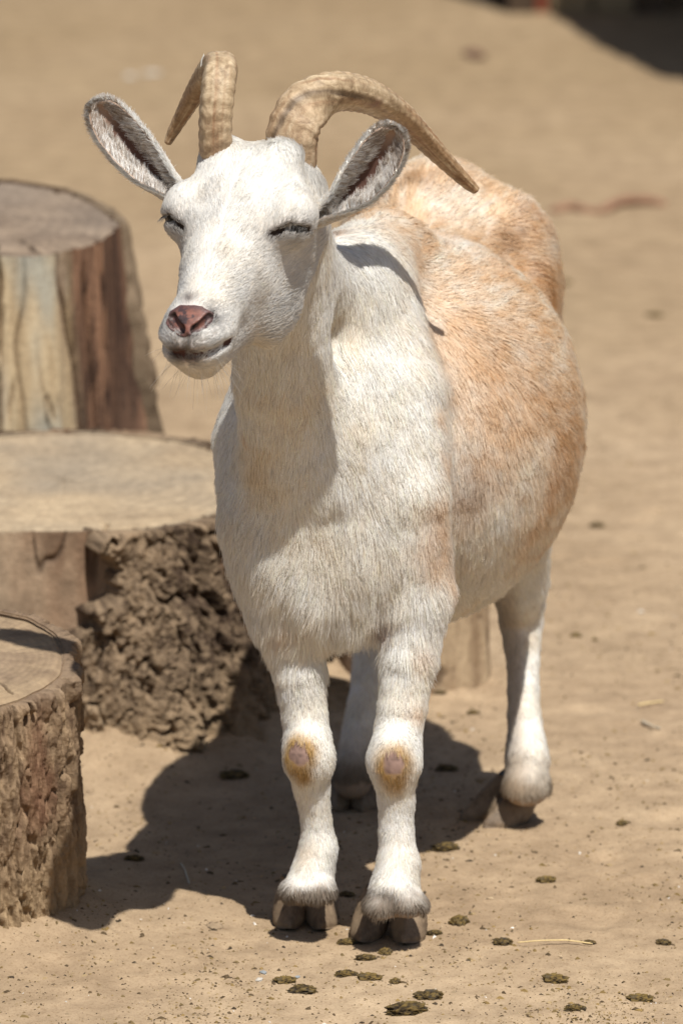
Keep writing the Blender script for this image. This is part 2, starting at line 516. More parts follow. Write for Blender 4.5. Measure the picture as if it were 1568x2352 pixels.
# --- the tall stump behind it: pale stripped wood, red-brown split side with a rim of bark
def tall_wood(TH, Z, R):
    sh = TH.shape
    a = (TH + math.pi) % (2 * math.pi) - math.pi
    wob = 0.05 * fbm(cyl(TH * 0, Z, 1 + 0 * R, 1, 9), 101, 2).reshape(sh)
    q = np.stack([np.cos(TH + wob) * R * 24, np.sin(TH + wob) * R * 24, Z * 2.2], -1).reshape(-1, 3)
    g = fbm(q, 103, 4, 0.6).reshape(sh)
    g2 = fbm(q * np.array([3.2, 3.2, 1.0]), 107, 3).reshape(sh)
    s = fbm(cyl(TH, Z, R, 16, 3.5) + 4, 109, 3).reshape(sh)
    c = lerp((0.30, 0.215, 0.12), (0.56, 0.455, 0.30), np.clip(0.55 + 0.9 * g + 0.4 * g2, 0, 1))
    c = lerp(c, (0.40, 0.37, 0.32), np.clip(s * 1.5 - 0.1, 0, 0.65))
    groove = np.exp(-(g / 0.05) ** 2) * sstep(0.1, 0.3, s + 0.25)
    c = lerp(c, (0.15, 0.095, 0.05), 0.75 * groove)
    lines = 0 * R
    for k_, (a0, wd_) in enumerate(((-2.45, .012), (-2.2, .016), (-2.02, .010), (-1.84, .018), (-1.66, .011), (-1.50, .016), (-1.33, .010), (-1.17, .014), (-0.92, .020), (-0.80, .012), (-0.50, .016))):
        wv = a0 + 0.16 * fbm(cyl(TH * 0 + k_, Z, 1 + 0 * R, 1, 7), 120 + k_, 3).reshape(sh) + 0.10 * (0.4 - Z)
        br_ = sstep(-0.25, 0.15, fbm(cyl(TH * 0 + k_, Z, 1 + 0 * R, 1, 5) + 3, 140 + k_, 2).reshape(sh))
        lines = np.maximum(lines, np.exp(-((a - wv) / wd_) ** 2) * br_)
    c = lerp(c, (0.10, 0.062, 0.035), 0.85 * lines)
    c = lerp(c, (0.27, 0.30, 0.28), 0.6 * sstep(0.1, 0.45, fbm(cyl(TH, Z, R, 14, 4) + 9, 118, 3).reshape(sh)))
    groove = np.maximum(groove, lines)
    right = sstep(-1.04, -0.80, a + 0.28 * g + 0.12 * s) * sstep(2.4, 2.0, a)
    rw = lerp((0.065, 0.036, 0.024), (0.225, 0.125, 0.075), np.clip(0.5 + 1.0 * g + 0.5 * g2, 0, 1))
    pink = sstep(-0.62, -0.50, a) * sstep(0.35, 0.1, Z)
    rw = lerp(rw, (0.035, 0.02, 0.015), 0.85 * np.exp(-((g2 + 0.1) / 0.07) ** 2))
    rw = lerp(rw, (0.36, 0.225, 0.15), 0.6 * pink * np.clip(0.6 + s, 0, 1))
    c = lerp(c, rw, right)
    crack = np.exp(-((a + 0.66 - 0.35 * (0.3 - Z) + 0.04 * s) / 0.022) ** 2) + 0.7 * np.exp(-((a + 0.42 - 0.5 * (0.25 - Z) + 0.05 * s) / 0.018) ** 2)
    return 0.005 * g + 0.002 * g2 - 0.009 * groove - 0.006 * right - 0.022 * crack * sstep(0.42, 0.36, Z), c


def tall_bark(TH, Z, R):
    sh = TH.shape
    h1, e1, l1, r1 = plates(TH, Z, R, 34, 5, 131, 0.007, 0.25)
    a = (TH + math.pi) % (2 * math.pi) - math.pi
    jag = 0.09 * fbm(cyl(TH * 0 + 1, Z, 1 + 0 * R, 1, 14), 133, 3).reshape(sh)
    m = np.minimum(a + 0.10 + 1.5 * jag - 0.5 * (Z - 0.22), 2.0 - a)
    lvl = sstep(0.0, 0.08, m)
    n = fbm(cyl(TH, Z, R, 30, 14), 137, 4).reshape(sh)
    c = lerp((0.10, 0.07, 0.045), (0.24, 0.18, 0.12), np.clip(0.45 + 0.9 * n, 0, 1))
    return (0.004 + h1) * lvl - 0.018 * (1 - lvl), c, m + 0.03


stump('tree_stump', C_TALL, 0.150, 0.200, 0.450, 'tall tree stump of pale stripped wood with a red brown split side, furthest back', tilt=(-0.06, 0.12),
      nth=620, nz=150, seed=23, flare_pow=1.2, lobes=0.06, wood_fn=tall_wood, bark_fn=tall_bark,
      cracks=((-1.75, 0.5, 1.0, 0.0025, 0.015), (-1.45, 0.6, 1.0, 0.002, 0.012), (-1.1, 0.55, 1.0, 0.0025, 0.014)),
      face_fn=face_generic(31, (0.27, 0.205, 0.145), (0.13, 0.095, 0.07), 70, (0.19, 0.15, 0.115)))


# --- the near stump at the left edge: fibrous bark parted from the wood by a dark ring crack
def near_wood(TH, Z, R):
    q = cyl(TH, Z, R, 30, 6); n = fbm(q, 151, 4).reshape(TH.shape)
    return -0.013 + 0.0015 * n, lerp((0.16, 0.10, 0.06), (0.33, 0.24, 0.15), np.clip(0.5 + n, 0, 1))


def near_bark(TH, Z, R):
    sh = TH.shape
    h1, e1, l1, r1 = plates(TH, Z, R, 50, 9, 161, 0.0085, 0.2)
    h2, e2, l2, r2 = plates(TH, Z, R, 130, 26, 167, 0.0036, 0.3, 1.5)
    rib = fbm(cyl(TH, Z, R, 20, 3), 169, 3).reshape(sh)
    fib = 1 - 2.4 * np.abs(fbm(cyl(TH, Z, R, 170, 24), 171, 3, 0.65).reshape(sh))
    n = fbm(cyl(TH, Z, R, 40, 16), 173, 4).reshape(sh); nf = fbm(cyl(TH, Z, R, 230, 60), 174, 3, 0.7).reshape(sh)
    c = lerp((0.105, 0.066, 0.042), (0.31, 0.22, 0.135), np.clip(0.42 + 0.7 * n + 0.5 * (l1 - 0.5) + 0.8 * nf, 0, 1))
    red = sstep(0.1, 0.5, fbm(cyl(TH, Z, R, 22, 6) + 7, 177, 3).reshape(sh)) * sstep(0.06, 0.12, Z)
    c = lerp(c, (0.17, 0.080, 0.046), 0.5 * red)
    sand = sstep(0.12, 0.0, Z + 0.06 * n) * 0.7
    c = lerp(c, (0.33, 0.235, 0.135), sand)
    top = sstep(0.215, 0.235, Z)
    c = lerp(c, (0.24, 0.175, 0.12), 0.6 * top)
    return -0.008 + h1 + h2 + 0.006 * rib + 0.0026 * fib, c, 1 + 0 * R


near = stump('tree_stump', C_NEAR, 0.114, 0.112, 0.246, 'nearest tree stump with shaggy fibrous bark and a dark ring crack in its top', tilt=(0.0, 0.20),
             nth=760, nz=190, seed=47, flare_pow=2.0, lobes=0.05, wood_fn=near_wood, bark_fn=near_bark, face=0.001, cracks=((-0.9, 0.2, 0.9, 0.0012, 0.006), (-1.2, 0.1, 0.8, 0.001, 0.005)),
             face_fn=face_generic(53, (0.36, 0.265, 0.16), (0.15, 0.10, 0.065), 150, (0.23, 0.17, 0.115), 0.0002))


# --- the small stump seen between the goat's legs
def small_wood(TH, Z, R):
    sh = TH.shape
    q = np.stack([np.cos(TH) * R * 60, np.sin(TH) * R * 60, Z * 8], -1).reshape(-1, 3)
    g = fbm(q, 191, 4, 0.6).reshape(sh)
    a = (TH + math.pi) % (2 * math.pi) - math.pi
    c = lerp((0.20, 0.13, 0.075), (0.42, 0.315, 0.20), np.clip(0.55 + g, 0, 1))
    spot = sstep(0.25, 0.5, fbm(cyl(TH, Z, R, 50, 40), 193, 3).reshape(sh))
    c = lerp(c, (0.10, 0.065, 0.04), 0.8 * spot)
    c = lerp(c, (0.13, 0.085, 0.055), sstep(-1.9, -2.2, a) + sstep(1.5, 1.8, a))
    return 0.003 * g - 0.002 * spot, c


stump('tree_stump', C_SMALL, 0.086, 0.092, 0.125, 'small pale tree stump standing behind the goat, seen under its belly', nth=220, nz=50, seed=61, lobes=0.05,
      wood_fn=small_wood, face_fn=face_generic(67, (0.5, 0.4, 0.27), (0.36, 0.27, 0.17)))

# ------------------------------------------------------------------ the goat: one continuous body grown from a distance field
S = 1 / 2513.0
H = 0.0025
LO = np.array([-0.25, -0.34, -0.02]); HI = np.array([0.30, 0.68, 0.86])
NG = np.ceil((HI - LO) / H).astype(int) + 1
D = np.full(NG, 0.05, np.float32)


def region(lo, hi, fieldlo=LO, n=NG, h=H):
    i0 = np.clip(np.floor((lo - fieldlo) / h).astype(int), 0, n - 1); i1 = np.clip(np.ceil((hi - fieldlo) / h).astype(int) + 1, 1, n)
    ax = [fieldlo[k] + h * np.arange(i0[k], i1[k]) for k in range(3)]
    return tuple(slice(i0[k], i1[k]) for k in range(3)), np.meshgrid(*ax, indexing='ij', sparse=True)


def smin(a, b, k):
    hh = np.maximum(k - np.abs(a - b), 0) / k
    return np.minimum(a, b) - hh * hh * k * 0.25


def cone(p0, r0, p1, r1, k=0.02):
    p0 = np.asarray(p0, float); p1 = np.asarray(p1, float)
    m = max(r0, r1) + 0.05
    sl, (x, y, z) = region(np.minimum(p0, p1) - m, np.maximum(p0, p1) + m)
    ba = p1 - p0; L2 = ba @ ba + 1e-12
    t = np.clip(((x - p0[0]) * ba[0] + (y - p0[1]) * ba[1] + (z - p0[2]) * ba[2]) / L2, 0, 1)
    d = np.sqrt((x - p0[0] - t * ba[0]) ** 2 + (y - p0[1] - t * ba[1]) ** 2 + (z - p0[2] - t * ba[2]) ** 2) - (r0 + t * (r1 - r0))
    D[sl] = smin(D[sl], d.astype(np.float32), k)


def chain(pts, k=0.02):
    P0 = np.array([p for p, r in pts]); m = max(r for p, r in pts) + 0.05
    sl, (x, y, z) = region(P0.min(0) - m, P0.max(0) + m)
    tot = None
    for (p0, r0), (p1, r1) in zip(pts[:-1], pts[1:]):
        ba = p1 - p0; L2 = ba @ ba + 1e-12
        t = np.clip(((x - p0[0]) * ba[0] + (y - p0[1]) * ba[1] + (z - p0[2]) * ba[2]) / L2, 0, 1)
        d = np.sqrt((x - p0[0] - t * ba[0]) ** 2 + (y - p0[1] - t * ba[1]) ** 2 + (z - p0[2] - t * ba[2]) ** 2) - (r0 + t * (r1 - r0))
        tot = d if tot is None else smin(tot, d, 0.004)
    D[sl] = smin(D[sl], tot.astype(np.float32), k)


def ell_d(x, y, z, c, rad, ax):
    q = [((x - c[0]) * ax[i][0] + (y - c[1]) * ax[i][1] + (z - c[2]) * ax[i][2]) for i in range(3)]
    k0 = np.sqrt(sum((q[i] / rad[i]) ** 2 for i in range(3))); k1 = np.sqrt(sum((q[i] / rad[i] ** 2) ** 2 for i in range(3)))
    return k0 * (k0 - 1) / np.maximum(k1, 1e-6)


def ell(c, rad, ax=np.eye(3), k=0.03, sub=False):
    c = np.asarray(c, float); rad = np.asarray(rad, float); ax = np.asarray(ax, float)
    ext = np.abs(ax.T) @ rad + 0.05
    sl, (x, y, z) = region(c - ext, c + ext)
    d = ell_d(x, y, z, c, rad, ax).astype(np.float32)
    D[sl] = -smin(-D[sl], d, k) if sub else smin(D[sl], d, k)


def groove(pts, r, k=0.004):                              # carve a round channel along a polyline
    for p0, p1 in zip(pts[:-1], pts[1:]):
        m = r + 0.02
        sl, (x, y, z) = region(np.minimum(p0, p1) - m, np.maximum(p0, p1) + m)
        ba = p1 - p0; L2 = ba @ ba + 1e-12
        t = np.clip(((x - p0[0]) * ba[0] + (y - p0[1]) * ba[1] + (z - p0[2]) * ba[2]) / L2, 0, 1)
        d = np.sqrt((x - p0[0] - t * ba[0]) ** 2 + (y - p0[1] - t * ba[1]) ** 2 + (z - p0[2] - t * ba[2]) ** 2) - r
        D[sl] = -smin(-D[sl], d.astype(np.float32), k)


def rotz(a):
    c, s = math.cos(a), math.sin(a)
    return np.array([[c, s, 0], [-s, c, 0], [0, 0, 1.0]])   # rows: local axes


# head frame: a along the face from poll to nose, b to the goat's left, c out of the forehead
HO = P(567, 336, -0.14); HK = 0.973
yaw, dip = math.radians(23.5), math.radians(45)
hf = np.array([-math.sin(yaw) * math.cos(dip), -math.cos(yaw) * math.cos(dip), -math.sin(dip)])
hs = np.array([math.cos(yaw), -math.sin(yaw), 0.0])
hu = np.cross(hf, hs); hu = hu if hu[2] > 0 else -hu
HAX = np.stack([hf, hs, hu])


def HL(a, b, c):
    return HO + HK * (a * hf + b * hs + c * hu)


def headco(p):
    q = (p - HO) / HK
    return q @ hf, q @ hs, q @ hu


BY = rotz(math.radians(-13))                              # trunk axes: local y runs backwards along the spine
# trunk
ell((0.062, 0.285, 0.428), (0.167, 0.215, 0.188), BY, 0.03)
ell((-0.002, 0.130, 0.462), (0.086, 0.140, 0.160), BY, 0.025)
ell(P(760, 1100, 0.100), (0.086, 0.090, 0.130), np.eye(3), 0.05)          # chest
ell((0.090, 0.48, 0.514), (0.098, 0.135, 0.140), BY, 0.05)                # rump
ell(P(1168, 640, 0.45), (0.042, 0.085, 0.075), BY, 0.04)                  # hip
chain([(P(815, 620, 0.10), 0.030), (P(880, 560, 0.22), 0.030)], 0.06)     # withers
# shoulders
chain([(P(850, 690, 0.12), 0.038), (P(905, 900, 0.085), 0.043), (P(925, 1130, 0.050), 0.040), (P(945, 1330, 0.055), 0.035)], 0.022)
chain([(P(680, 800, 0.14), 0.038), (P(612, 1010, 0.11), 0.044), (P(618, 1180, 0.06), 0.042), (P(660, 1360, 0.06), 0.034)], 0.022)
ell(P(738, 1262, 0.055), (0.074, 0.056, 0.064), np.eye(3), 0.04)          # brisket
ell(P(755, 1408, 0.07), (0.048, 0.045, 0.018), np.eye(3), 0.04)
groove([P(752, 1200, -0.012), P(750, 1330, -0.018)], 0.003, 0.035)
# neck
chain([(HL(0.020, 0, -0.085), 0.044), (P(645, 720, -0.035), 0.041), (P(650, 870, -0.010), 0.043), (P(675, 1030, 0.022), 0.047), (P(705, 1160, 0.06), 0.055)], 0.022)
chain([(HL(0.005, 0, -0.07), 0.038), (P(690, 620, 0.00), 0.034), (P(745, 690, 0.085), 0.045)], 0.03)    # crest
# front legs (viewer's left, then right)
chain([(P(660, 1400, 0.055), 0.031), (P(686, 1530, 0.045), 0.0228), (P(700, 1640, 0.038), 0.0196), (P(710, 1740, 0.030), 0.0212), (P(715, 1800, 0.033), 0.0165),
       (P(725, 1880, 0.036), 0.0130), (P(731, 1945, 0.035), 0.0165), (P(716, 2010, 0.028), 0.0200)], 0.02)
ell(P(681, 2044, 0.016), (0.0142, 0.019, 0.012), np.eye(3), 0.008); ell(P(733, 2044, 0.014), (0.0148, 0.019, 0.012), np.eye(3), 0.008)
ell(P(708, 1735, 0.018), (0.016, 0.014, 0.022), np.eye(3), 0.02)
chain([(P(952, 1380, 0.05), 0.031), (P(940, 1500, 0.035), 0.0242), (P(924, 1620, 0.022), 0.0208), (P(906, 1745, 0.008), 0.0222), (P(908, 1830, 0.008), 0.0160),
       (P(910, 1910, 0.006), 0.0150), (P(914, 1980, 0.0), 0.0185), (P(906, 2040, -0.008), 0.0222)], 0.02)
ell(P(874, 2080, -0.014), (0.0160, 0.021, 0.013), np.eye(3), 0.008); ell(P(938, 2075, -0.016), (0.0172, 0.021, 0.013), np.eye(3), 0.008)
ell(P(904, 1745, -0.004), (0.018, 0.015, 0.024), np.eye(3), 0.02)
# hind legs
chain([(P(1150, 880, 0.45), 0.066), (P(1160, 1130, 0.40), 0.045), (P(1190, 1330, 0.45), 0.027), (P(1196, 1420, 0.475), 0.0210), (P(1200, 1520, 0.455), 0.0150), (P(1203, 1640, 0.43), 0.0150),
       (P(1210, 1745, 0.405), 0.0200), (P(1210, 1790, 0.392), 0.0195)], 0.03)
ell(P(1206, 1818, 0.384), (0.019, 0.022, 0.012), np.eye(3), 0.02)
chain([(P(930, 880, 0.50), 0.06), (P(900, 1130, 0.45), 0.045), (P(868, 1330, 0.50), 0.030), (P(862, 1420, 0.53), 0.0215), (P(848, 1560, 0.50), 0.0165), (P(826, 1680, 0.47), 0.0165),
       (P(812, 1755, 0.45), 0.0185), (P(810, 1790, 0.44), 0.020)], 0.03)
# tail
chain([(np.array((0.13, 0.59, 0.58)), 0.018), (np.array((0.145, 0.625, 0.56)), 0.015), (np.array((0.15, 0.64, 0.50)), 0.009)], 0.03)
# head
ell(HL(0.034, 0, -0.060), np.array([0.062, 0.056, 0.055]) * HK, HAX, 0.03)
for sg in (-1, 1):
    ell(HL(0.054, sg * 0.052, -0.030), np.array([0.028, 0.0215, 0.023]) * HK, HAX, 0.02)
    ell(HL(0.092, sg * 0.027, -0.092), np.array([0.054, 0.022, 0.038]) * HK, HAX, 0.025)
    ell(HL(0.191, 0.002 + sg * 0.0135, -0.027), np.array([0.020, 0.014, 0.019]) * HK, HAX, 0.012)
    ell(HL(0.004, sg * 0.029, -0.016), np.array([0.020, 0.020, 0.012]) * HK, HAX, 0.02)       # horn bosses
chain([(HL(0.055, 0, -0.056), 0.051 * HK), (HL(0.110, 0, -0.044), 0.040 * HK), (HL(0.166, 0.001, -0.031), 0.0275 * HK), (HL(0.187, 0.002, -0.028), 0.0245 * HK)], 0.025)
chain([(HL(0.090, 0, -0.096), 0.034 * HK), (HL(0.145, 0, -0.070), 0.0265 * HK), (HL(0.193, 0, -0.052), 0.0205 * HK)], 0.014)


def sample(p):
    q = np.clip(np.rint((p - LO) / H).astype(int), 0, NG - 1)
    return D[q[..., 0], q[..., 1], q[..., 2]]


def hit(px, py, start=-0.36, stop=0.66):                  # first point of the body met along that line of sight
    d = ray(px, py); t0 = (start - CAM[1]) / d[1]; t1 = (stop - CAM[1]) / d[1]
    ts = np.arange(t0, t1, 0.001); pts = CAM + ts[:, None] * d
    v = sample(pts); i = np.argmax(v < 0)
    return pts[i] if v[i] < 0 else None


def field_normal(p):
    e = 0.004
    g = np.array([sample(p + np.eye(3)[k] * e) - sample(p - np.eye(3)[k] * e) for k in range(3)])
    return g / (np.linalg.norm(g) + 1e-9)


# nostrils and eye slits are cut where they lie on the grown surface
def on_surface(p):
    p = np.array(p, float)
    for _ in range(12):
        p = p - field_normal(p) * float(sample(p)) * 0.8
    return p


def segdist(p, pts):
    out = np.full(len(p), 9.0)
    for p0, p1 in zip(pts[:-1], pts[1:]):
        ba = p1 - p0; t = np.clip(((p - p0) @ ba) / (ba @ ba + 1e-12), 0, 1)
        out = np.minimum(out, np.linalg.norm(p - p0 - t[:, None] * ba, axis=1))
    return out


def mirror(p):
    a, b, c = headco(p)
    return on_surface(HL(a, -b, c))


e0 = hit(1168, 570); n0 = field_normal(e0)
ell(e0 + n0 * 0.030, (0.038, 0.038, 0.038), np.eye(3), 0.03, sub=True)    # hollow before the hip
hit_mid = [hit(429, 818), hit(450, 818), hit(470, 814), hit(487, 809), hit(502, 803), hit(516, 796), hit(528, 786)]
mouth = hit_mid; mouth_l = [hit_mid[0]] + [mirror(p) for p in hit_mid[1:]]
phil = [hit(428, 775), hit(427, 812)]
nr = [hit(449, 757), hit(467, 746), hit(484, 727)]
nostrils = [nr, [hit(417, 757), hit(403, 746), hit(394, 727)]]
PADC = hit(431, 735)
ei, em, eo = hit(624, 541), hit(664, 524), hit(705, 530)
EYES = [(ei, em, eo, 1), (mirror(ei), mirror(em), mirror(eo), -1)]
EYEN = [field_normal(e[1]) for e in EYES]
groove(mouth, 0.0028, 0.005); groove(mouth_l, 0.0028, 0.005)
groove(phil, 0.0012, 0.006)
for pts in nostrils:
    groove([p - 0.0015 * field_normal(p) for p in pts], 0.0042, 0.002)
for (inner, mid, outer, sg), n in zip(EYES, EYEN):
    upv = unit(hu * 0.3 - hf)
    q1 = (inner + mid) / 2; q2 = (mid + outer) / 2
    lid = [mid + upv * 0.010, q2 + upv * 0.011]
    groove([inner, q1, mid], 0.0020, 0.003); groove([mid, q2, outer], 0.0030, 0.003)
    groove([mid - 0.004 * n, q2 - 0.004 * n], 0.0040, 0.003)

fg = openvdb.FloatGrid(0.05); fg.copyFromArray(D); fg.gridClass = openvdb.GridClass.LEVEL_SET
BV, BQ = fg.convertToQuads(0.0); BV = LO + BV * H; BQ = np.asarray(BQ)[:, ::-1].astype(np.int64)


def vertex_normals(V, Q):
    a = np.cross(V[Q[:, 2]] - V[Q[:, 0]], V[Q[:, 3]] - V[Q[:, 1]])
    N = np.zeros_like(V)
    for k in range(4): np.add.at(N, Q[:, k], a)
    return unit(N)


# keep the largest connected piece
lab = np.arange(len(BV))
for _ in range(400):
    m = lab[BQ].min(1); new = lab.copy()
    for k in range(4): np.minimum.at(new, BQ[:, k], m)
    new = new[new]
    if (new == lab).all(): break
    lab = new
main = np.bincount(lab).argmax(); keepv = lab == main
remap = np.cumsum(keepv) - 1; BQ = remap[BQ[keepv[BQ].all(1)]]; BV = BV[keepv]
BN = vertex_normals(BV, BQ)
if np.mean(np.sum(BN * (BV - BV.mean(0)), 1)) < 0: BQ = BQ[:, ::-1].copy(); BN = -BN

# ---- coat colours: white goat with apricot sides
WHITE = np.array([0.875, 0.86, 0.82]); CREAM = np.array([0.80, 0.69, 0.53]); APRI = np.array([0.83, 0.66, 0.47]); TAN = np.array([0.70, 0.46, 0.255]); RUST = np.array([0.60, 0.35, 0.17])
GREY = np.array([0.12, 0.10, 0.095]); YEL = np.array([0.52, 0.33, 0.11]); DIRT = np.array([0.16, 0.115, 0.075]); BROWN = np.array([0.33, 0.19, 0.10])
PINK = np.array([0.19, 0.082, 0.060])
spots = []                                                 # (centre, reach, strength, colour)


def spot(px, py, r, s, c, start=-0.36):
    h = hit(px, py, start)
    if h is not None: spots.append((h, r * S, s, c))


for a in [(1250, 900, 110, .5, TAN), (1300, 1040, 95, .6, TAN), (1275, 1100, 60, .4, RUST), (1180, 850, 120, .4, TAN), (1060, 760, 120, .40, TAN), (1100, 900, 110, .45, TAN),
          (1225, 500, 60, .75, RUST), (1240, 640, 70, .8, RUST), (1150, 430, 60, .6, TAN), (1000, 410, 70, .5, TAN), (1160, 560, 44, .45, BROWN), (1150, 600, 34, .35, BROWN), (1175, 530, 60, .3, RUST),  # browns at the hip hollow: part coat, part shade put into the colour
          (1260, 690, 45, .7, RUST), (900, 480, 60, .35, TAN), (800, 500, 40, .6, BROWN), (770, 540, 35, .5, BROWN), (960, 420, 45, .5, BROWN), (930, 560, 80, .25, TAN),
          (1050, 560, 90, -.5, WHITE), (1040, 480, 70, -.6, WHITE), (880, 620, 60, -.9, WHITE), (950, 700, 45, -.8, WHITE),
          (1075, 1120, 70, .45, BROWN), (1020, 1060, 45, .5, TAN), (1010, 960, 28, .6, TAN), (1005, 1260, 60, .6, TAN), (1030, 1330, 45, .5, TAN), (1010, 1170, 40, .5, TAN),
          (1150, 1200, 80, -.7, WHITE), (1130, 1290, 80, -.7, WHITE), (1240, 1240, 60, -.4, WHITE), (1120, 1000, 70, .3, TAN),
          (660, 960, 90, .40, CREAM), (600, 1080, 70, .45, CREAM), (800, 760, 70, .45, CREAM), (830, 980, 40, .35, CREAM), (790, 690, 40, .2, CREAM), (560, 1000, 20, .6, TAN),
          (700, 1250, 90, .3, CREAM), (760, 900, 60, .35, CREAM), (880, 1440, 24, .85, np.array([0.20, 0.10, 0.07])), (650, 1450, 30, .4, TAN), (720, 1480, 60, .35, CREAM),
          (975, 1500, 35, .3, TAN), (960, 1640, 28, .35, TAN), (690, 1900, 40, .35, CREAM), (920, 1950, 35, .4, CREAM), (700, 1960, 30, .3, YEL),
          (1215, 1480, 45, .3, CREAM), (480, 560, 50, .2, CREAM), (720, 450, 40, .25, CREAM)]:
    spot(*a)
knees = [hit(685, 1730), hit(903, 1752)]


NOSETOP = hit(430, 688)


def padfn(a, b):                                          # outline of the bare nose on the muzzle: negative inside
    ab = np.abs(b - 0.002)
    return lambda v: np.maximum(np.maximum(ab - 0.0208, PV0 + 0.011 * (ab / 0.0208) ** 2.5 - v), v - (PV1 + 0.003 - 0.62 * ab))


_q = [headco(hit(x, y)) for x, y in ((430, 698), (428, 770))]
PV0, PV1 = _q[0][0] - _q[0][2], _q[1][0] - _q[1][2]


def coat(p, n, seed=0):
    N = len(p)
    a, b, c = headco(p)
    w1 = fbm(p * 26, 300, 3); w2 = fbm(p * 70, 310, 3); w3 = vnoise(p * 9, 320)
    tr = sstep(0.05, 0.27, p[:, 1] + 0.25 * (p[:, 0] - 0.05) + 0.03 * w3) * sstep(0.27, 0.36, p[:, 2] + 0.03 * w1) * (np.abs(p[:, 0] - 0.06) < 0.3)
    w4 = fbm((p @ BY.T) * np.array([120, 34, 120]), 330, 3)
    tanw = tr * np.clip(0.36 + 0.7 * w1 + 0.4 * w2 + 0.9 * w4, 0, 1)
    col = lerp(WHITE, CREAM, np.clip(0.06 + 0.35 * w1 + 0.2 * w2, 0, 0.5))
    col = lerp(col, APRI, np.clip(0.80 + 0.5 * w4, 0, 1) * tr)
    col = col * (1 - (tanw * 0.75)[:, None]) + TAN * (tanw * 0.75)[:, None]
    for (q, r, s, cc) in spots:
        d = np.linalg.norm(p - q, axis=1)
        g = np.exp(-(d / r) ** 2) * np.clip(1 + 0.7 * w1 + 0.6 * w2, 0.1, 1.5)
        g = np.clip(g * abs(s), 0, 1)[:, None]
        col = col * (1 - g) + cc * g
    # belly underside stays pale
    # eyes: greyish lids; nose edge and lips dark
    for inner, mid, outer, sg in EYES:
        d = segdist(p, [inner, mid, outer])
        g = (0.72 * np.exp(-(d / 0.0048) ** 2))[:, None]; col = col * (1 - g) + GREY * g
        g = (0.30 * np.exp(-(d / 0.018) ** 2))[:, None]; col = col * (1 - g) + np.array([0.42, 0.38, 0.34]) * g
    head = (a > 0.10) & (np.abs(b) < 0.06) & (c > -0.1) & (p[:, 2] > 0.4) & (p[:, 1] < 0)
    md = np.full(N, 1.0)
    md = np.minimum(segdist(p, mouth), segdist(p, mouth_l))
    frontlip = sstep(0.020, 0.008, np.abs(b))
    g = (np.clip(0.9 * np.exp(-(md / 0.0105) ** 2) * frontlip * (1 + 0.8 * w2), 0, 0.95) * head)[:, None]; col = col * (1 - g) + np.array([0.10, 0.062, 0.05]) * g
    nd = np.full(N, 1.0)
    for pts in nostrils:
        for q in pts: nd = np.minimum(nd, np.linalg.norm(p - q, axis=1))
    nd = np.minimum(nd, np.linalg.norm(p - PADC, axis=1))
    g = (np.clip(0.75 * np.exp(-(nd / 0.0115) ** 2) * (1 + 1.4 * w2), 0, 0.9) * head)[:, None]; col = col * (1 - g) + np.array([0.085, 0.07, 0.07]) * g
    d = np.linalg.norm(p - NOSETOP, axis=1); g = np.clip(0.75 * np.exp(-(d / 0.009) ** 2) * (1 + 0.8 * w2), 0, 0.9)[:, None]; col = col * (1 - g) + GREY * g
    # knee calluses, dirty feet, painted shade inside the hind leg
    for q in knees:
        dz = p[:, 2] - q[2]; d = np.sqrt(((p - q)[:, 0] * np.where(dz < -0.01, 1.25, 1)) ** 2 + (p - q)[:, 1] ** 2 + (np.where(dz < 0, dz * 0.52, dz)) ** 2)
        g = (np.clip(0.95 * np.exp(-(np.clip(d - 0.010, 0, 1) / 0.0085) ** 2) * (1 + 0.5 * w2), 0, 0.95))[:, None]; col = col * (1 - g) + YEL * g
        d = np.linalg.norm(p - q - np.array([0.004, 0, -0.008]), axis=1)
        g = (np.clip(0.6 * np.exp(-(d / 0.011) ** 2), 0, 1))[:, None]; col = col * (1 - g) + np.array([0.24, 0.15, 0.09]) * g
    low = sstep(0.064, 0.044, p[:, 2] + 0.010 * w2 + 0.006 * w1)
    col = col * (1 - 0.88 * low[:, None]) + DIRT * 0.88 * low[:, None]
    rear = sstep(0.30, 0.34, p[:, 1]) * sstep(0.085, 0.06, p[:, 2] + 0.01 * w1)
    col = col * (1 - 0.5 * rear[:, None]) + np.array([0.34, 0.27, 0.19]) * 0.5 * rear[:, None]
    inner = sstep(0.30, 0.36, p[:, 1]) * sstep(0.26, 0.22, p[:, 2]) * sstep(0.2, -0.5, n[:, 0]) * (p[:, 0] > 0.1)  # shaded inner side of the right hind leg, put into the colour
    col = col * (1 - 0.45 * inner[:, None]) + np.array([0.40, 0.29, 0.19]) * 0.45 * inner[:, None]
    return np.clip(col, 0.02, 0.9)


goat_at = np.array([0.03, 0.20, 0.0])
goat = empty('goat', goat_at, 'white and apricot horned goat standing beside the tree stumps with its eyes half shut', 'goat')


def gpart(o):
    o.location = -goat_at; return o


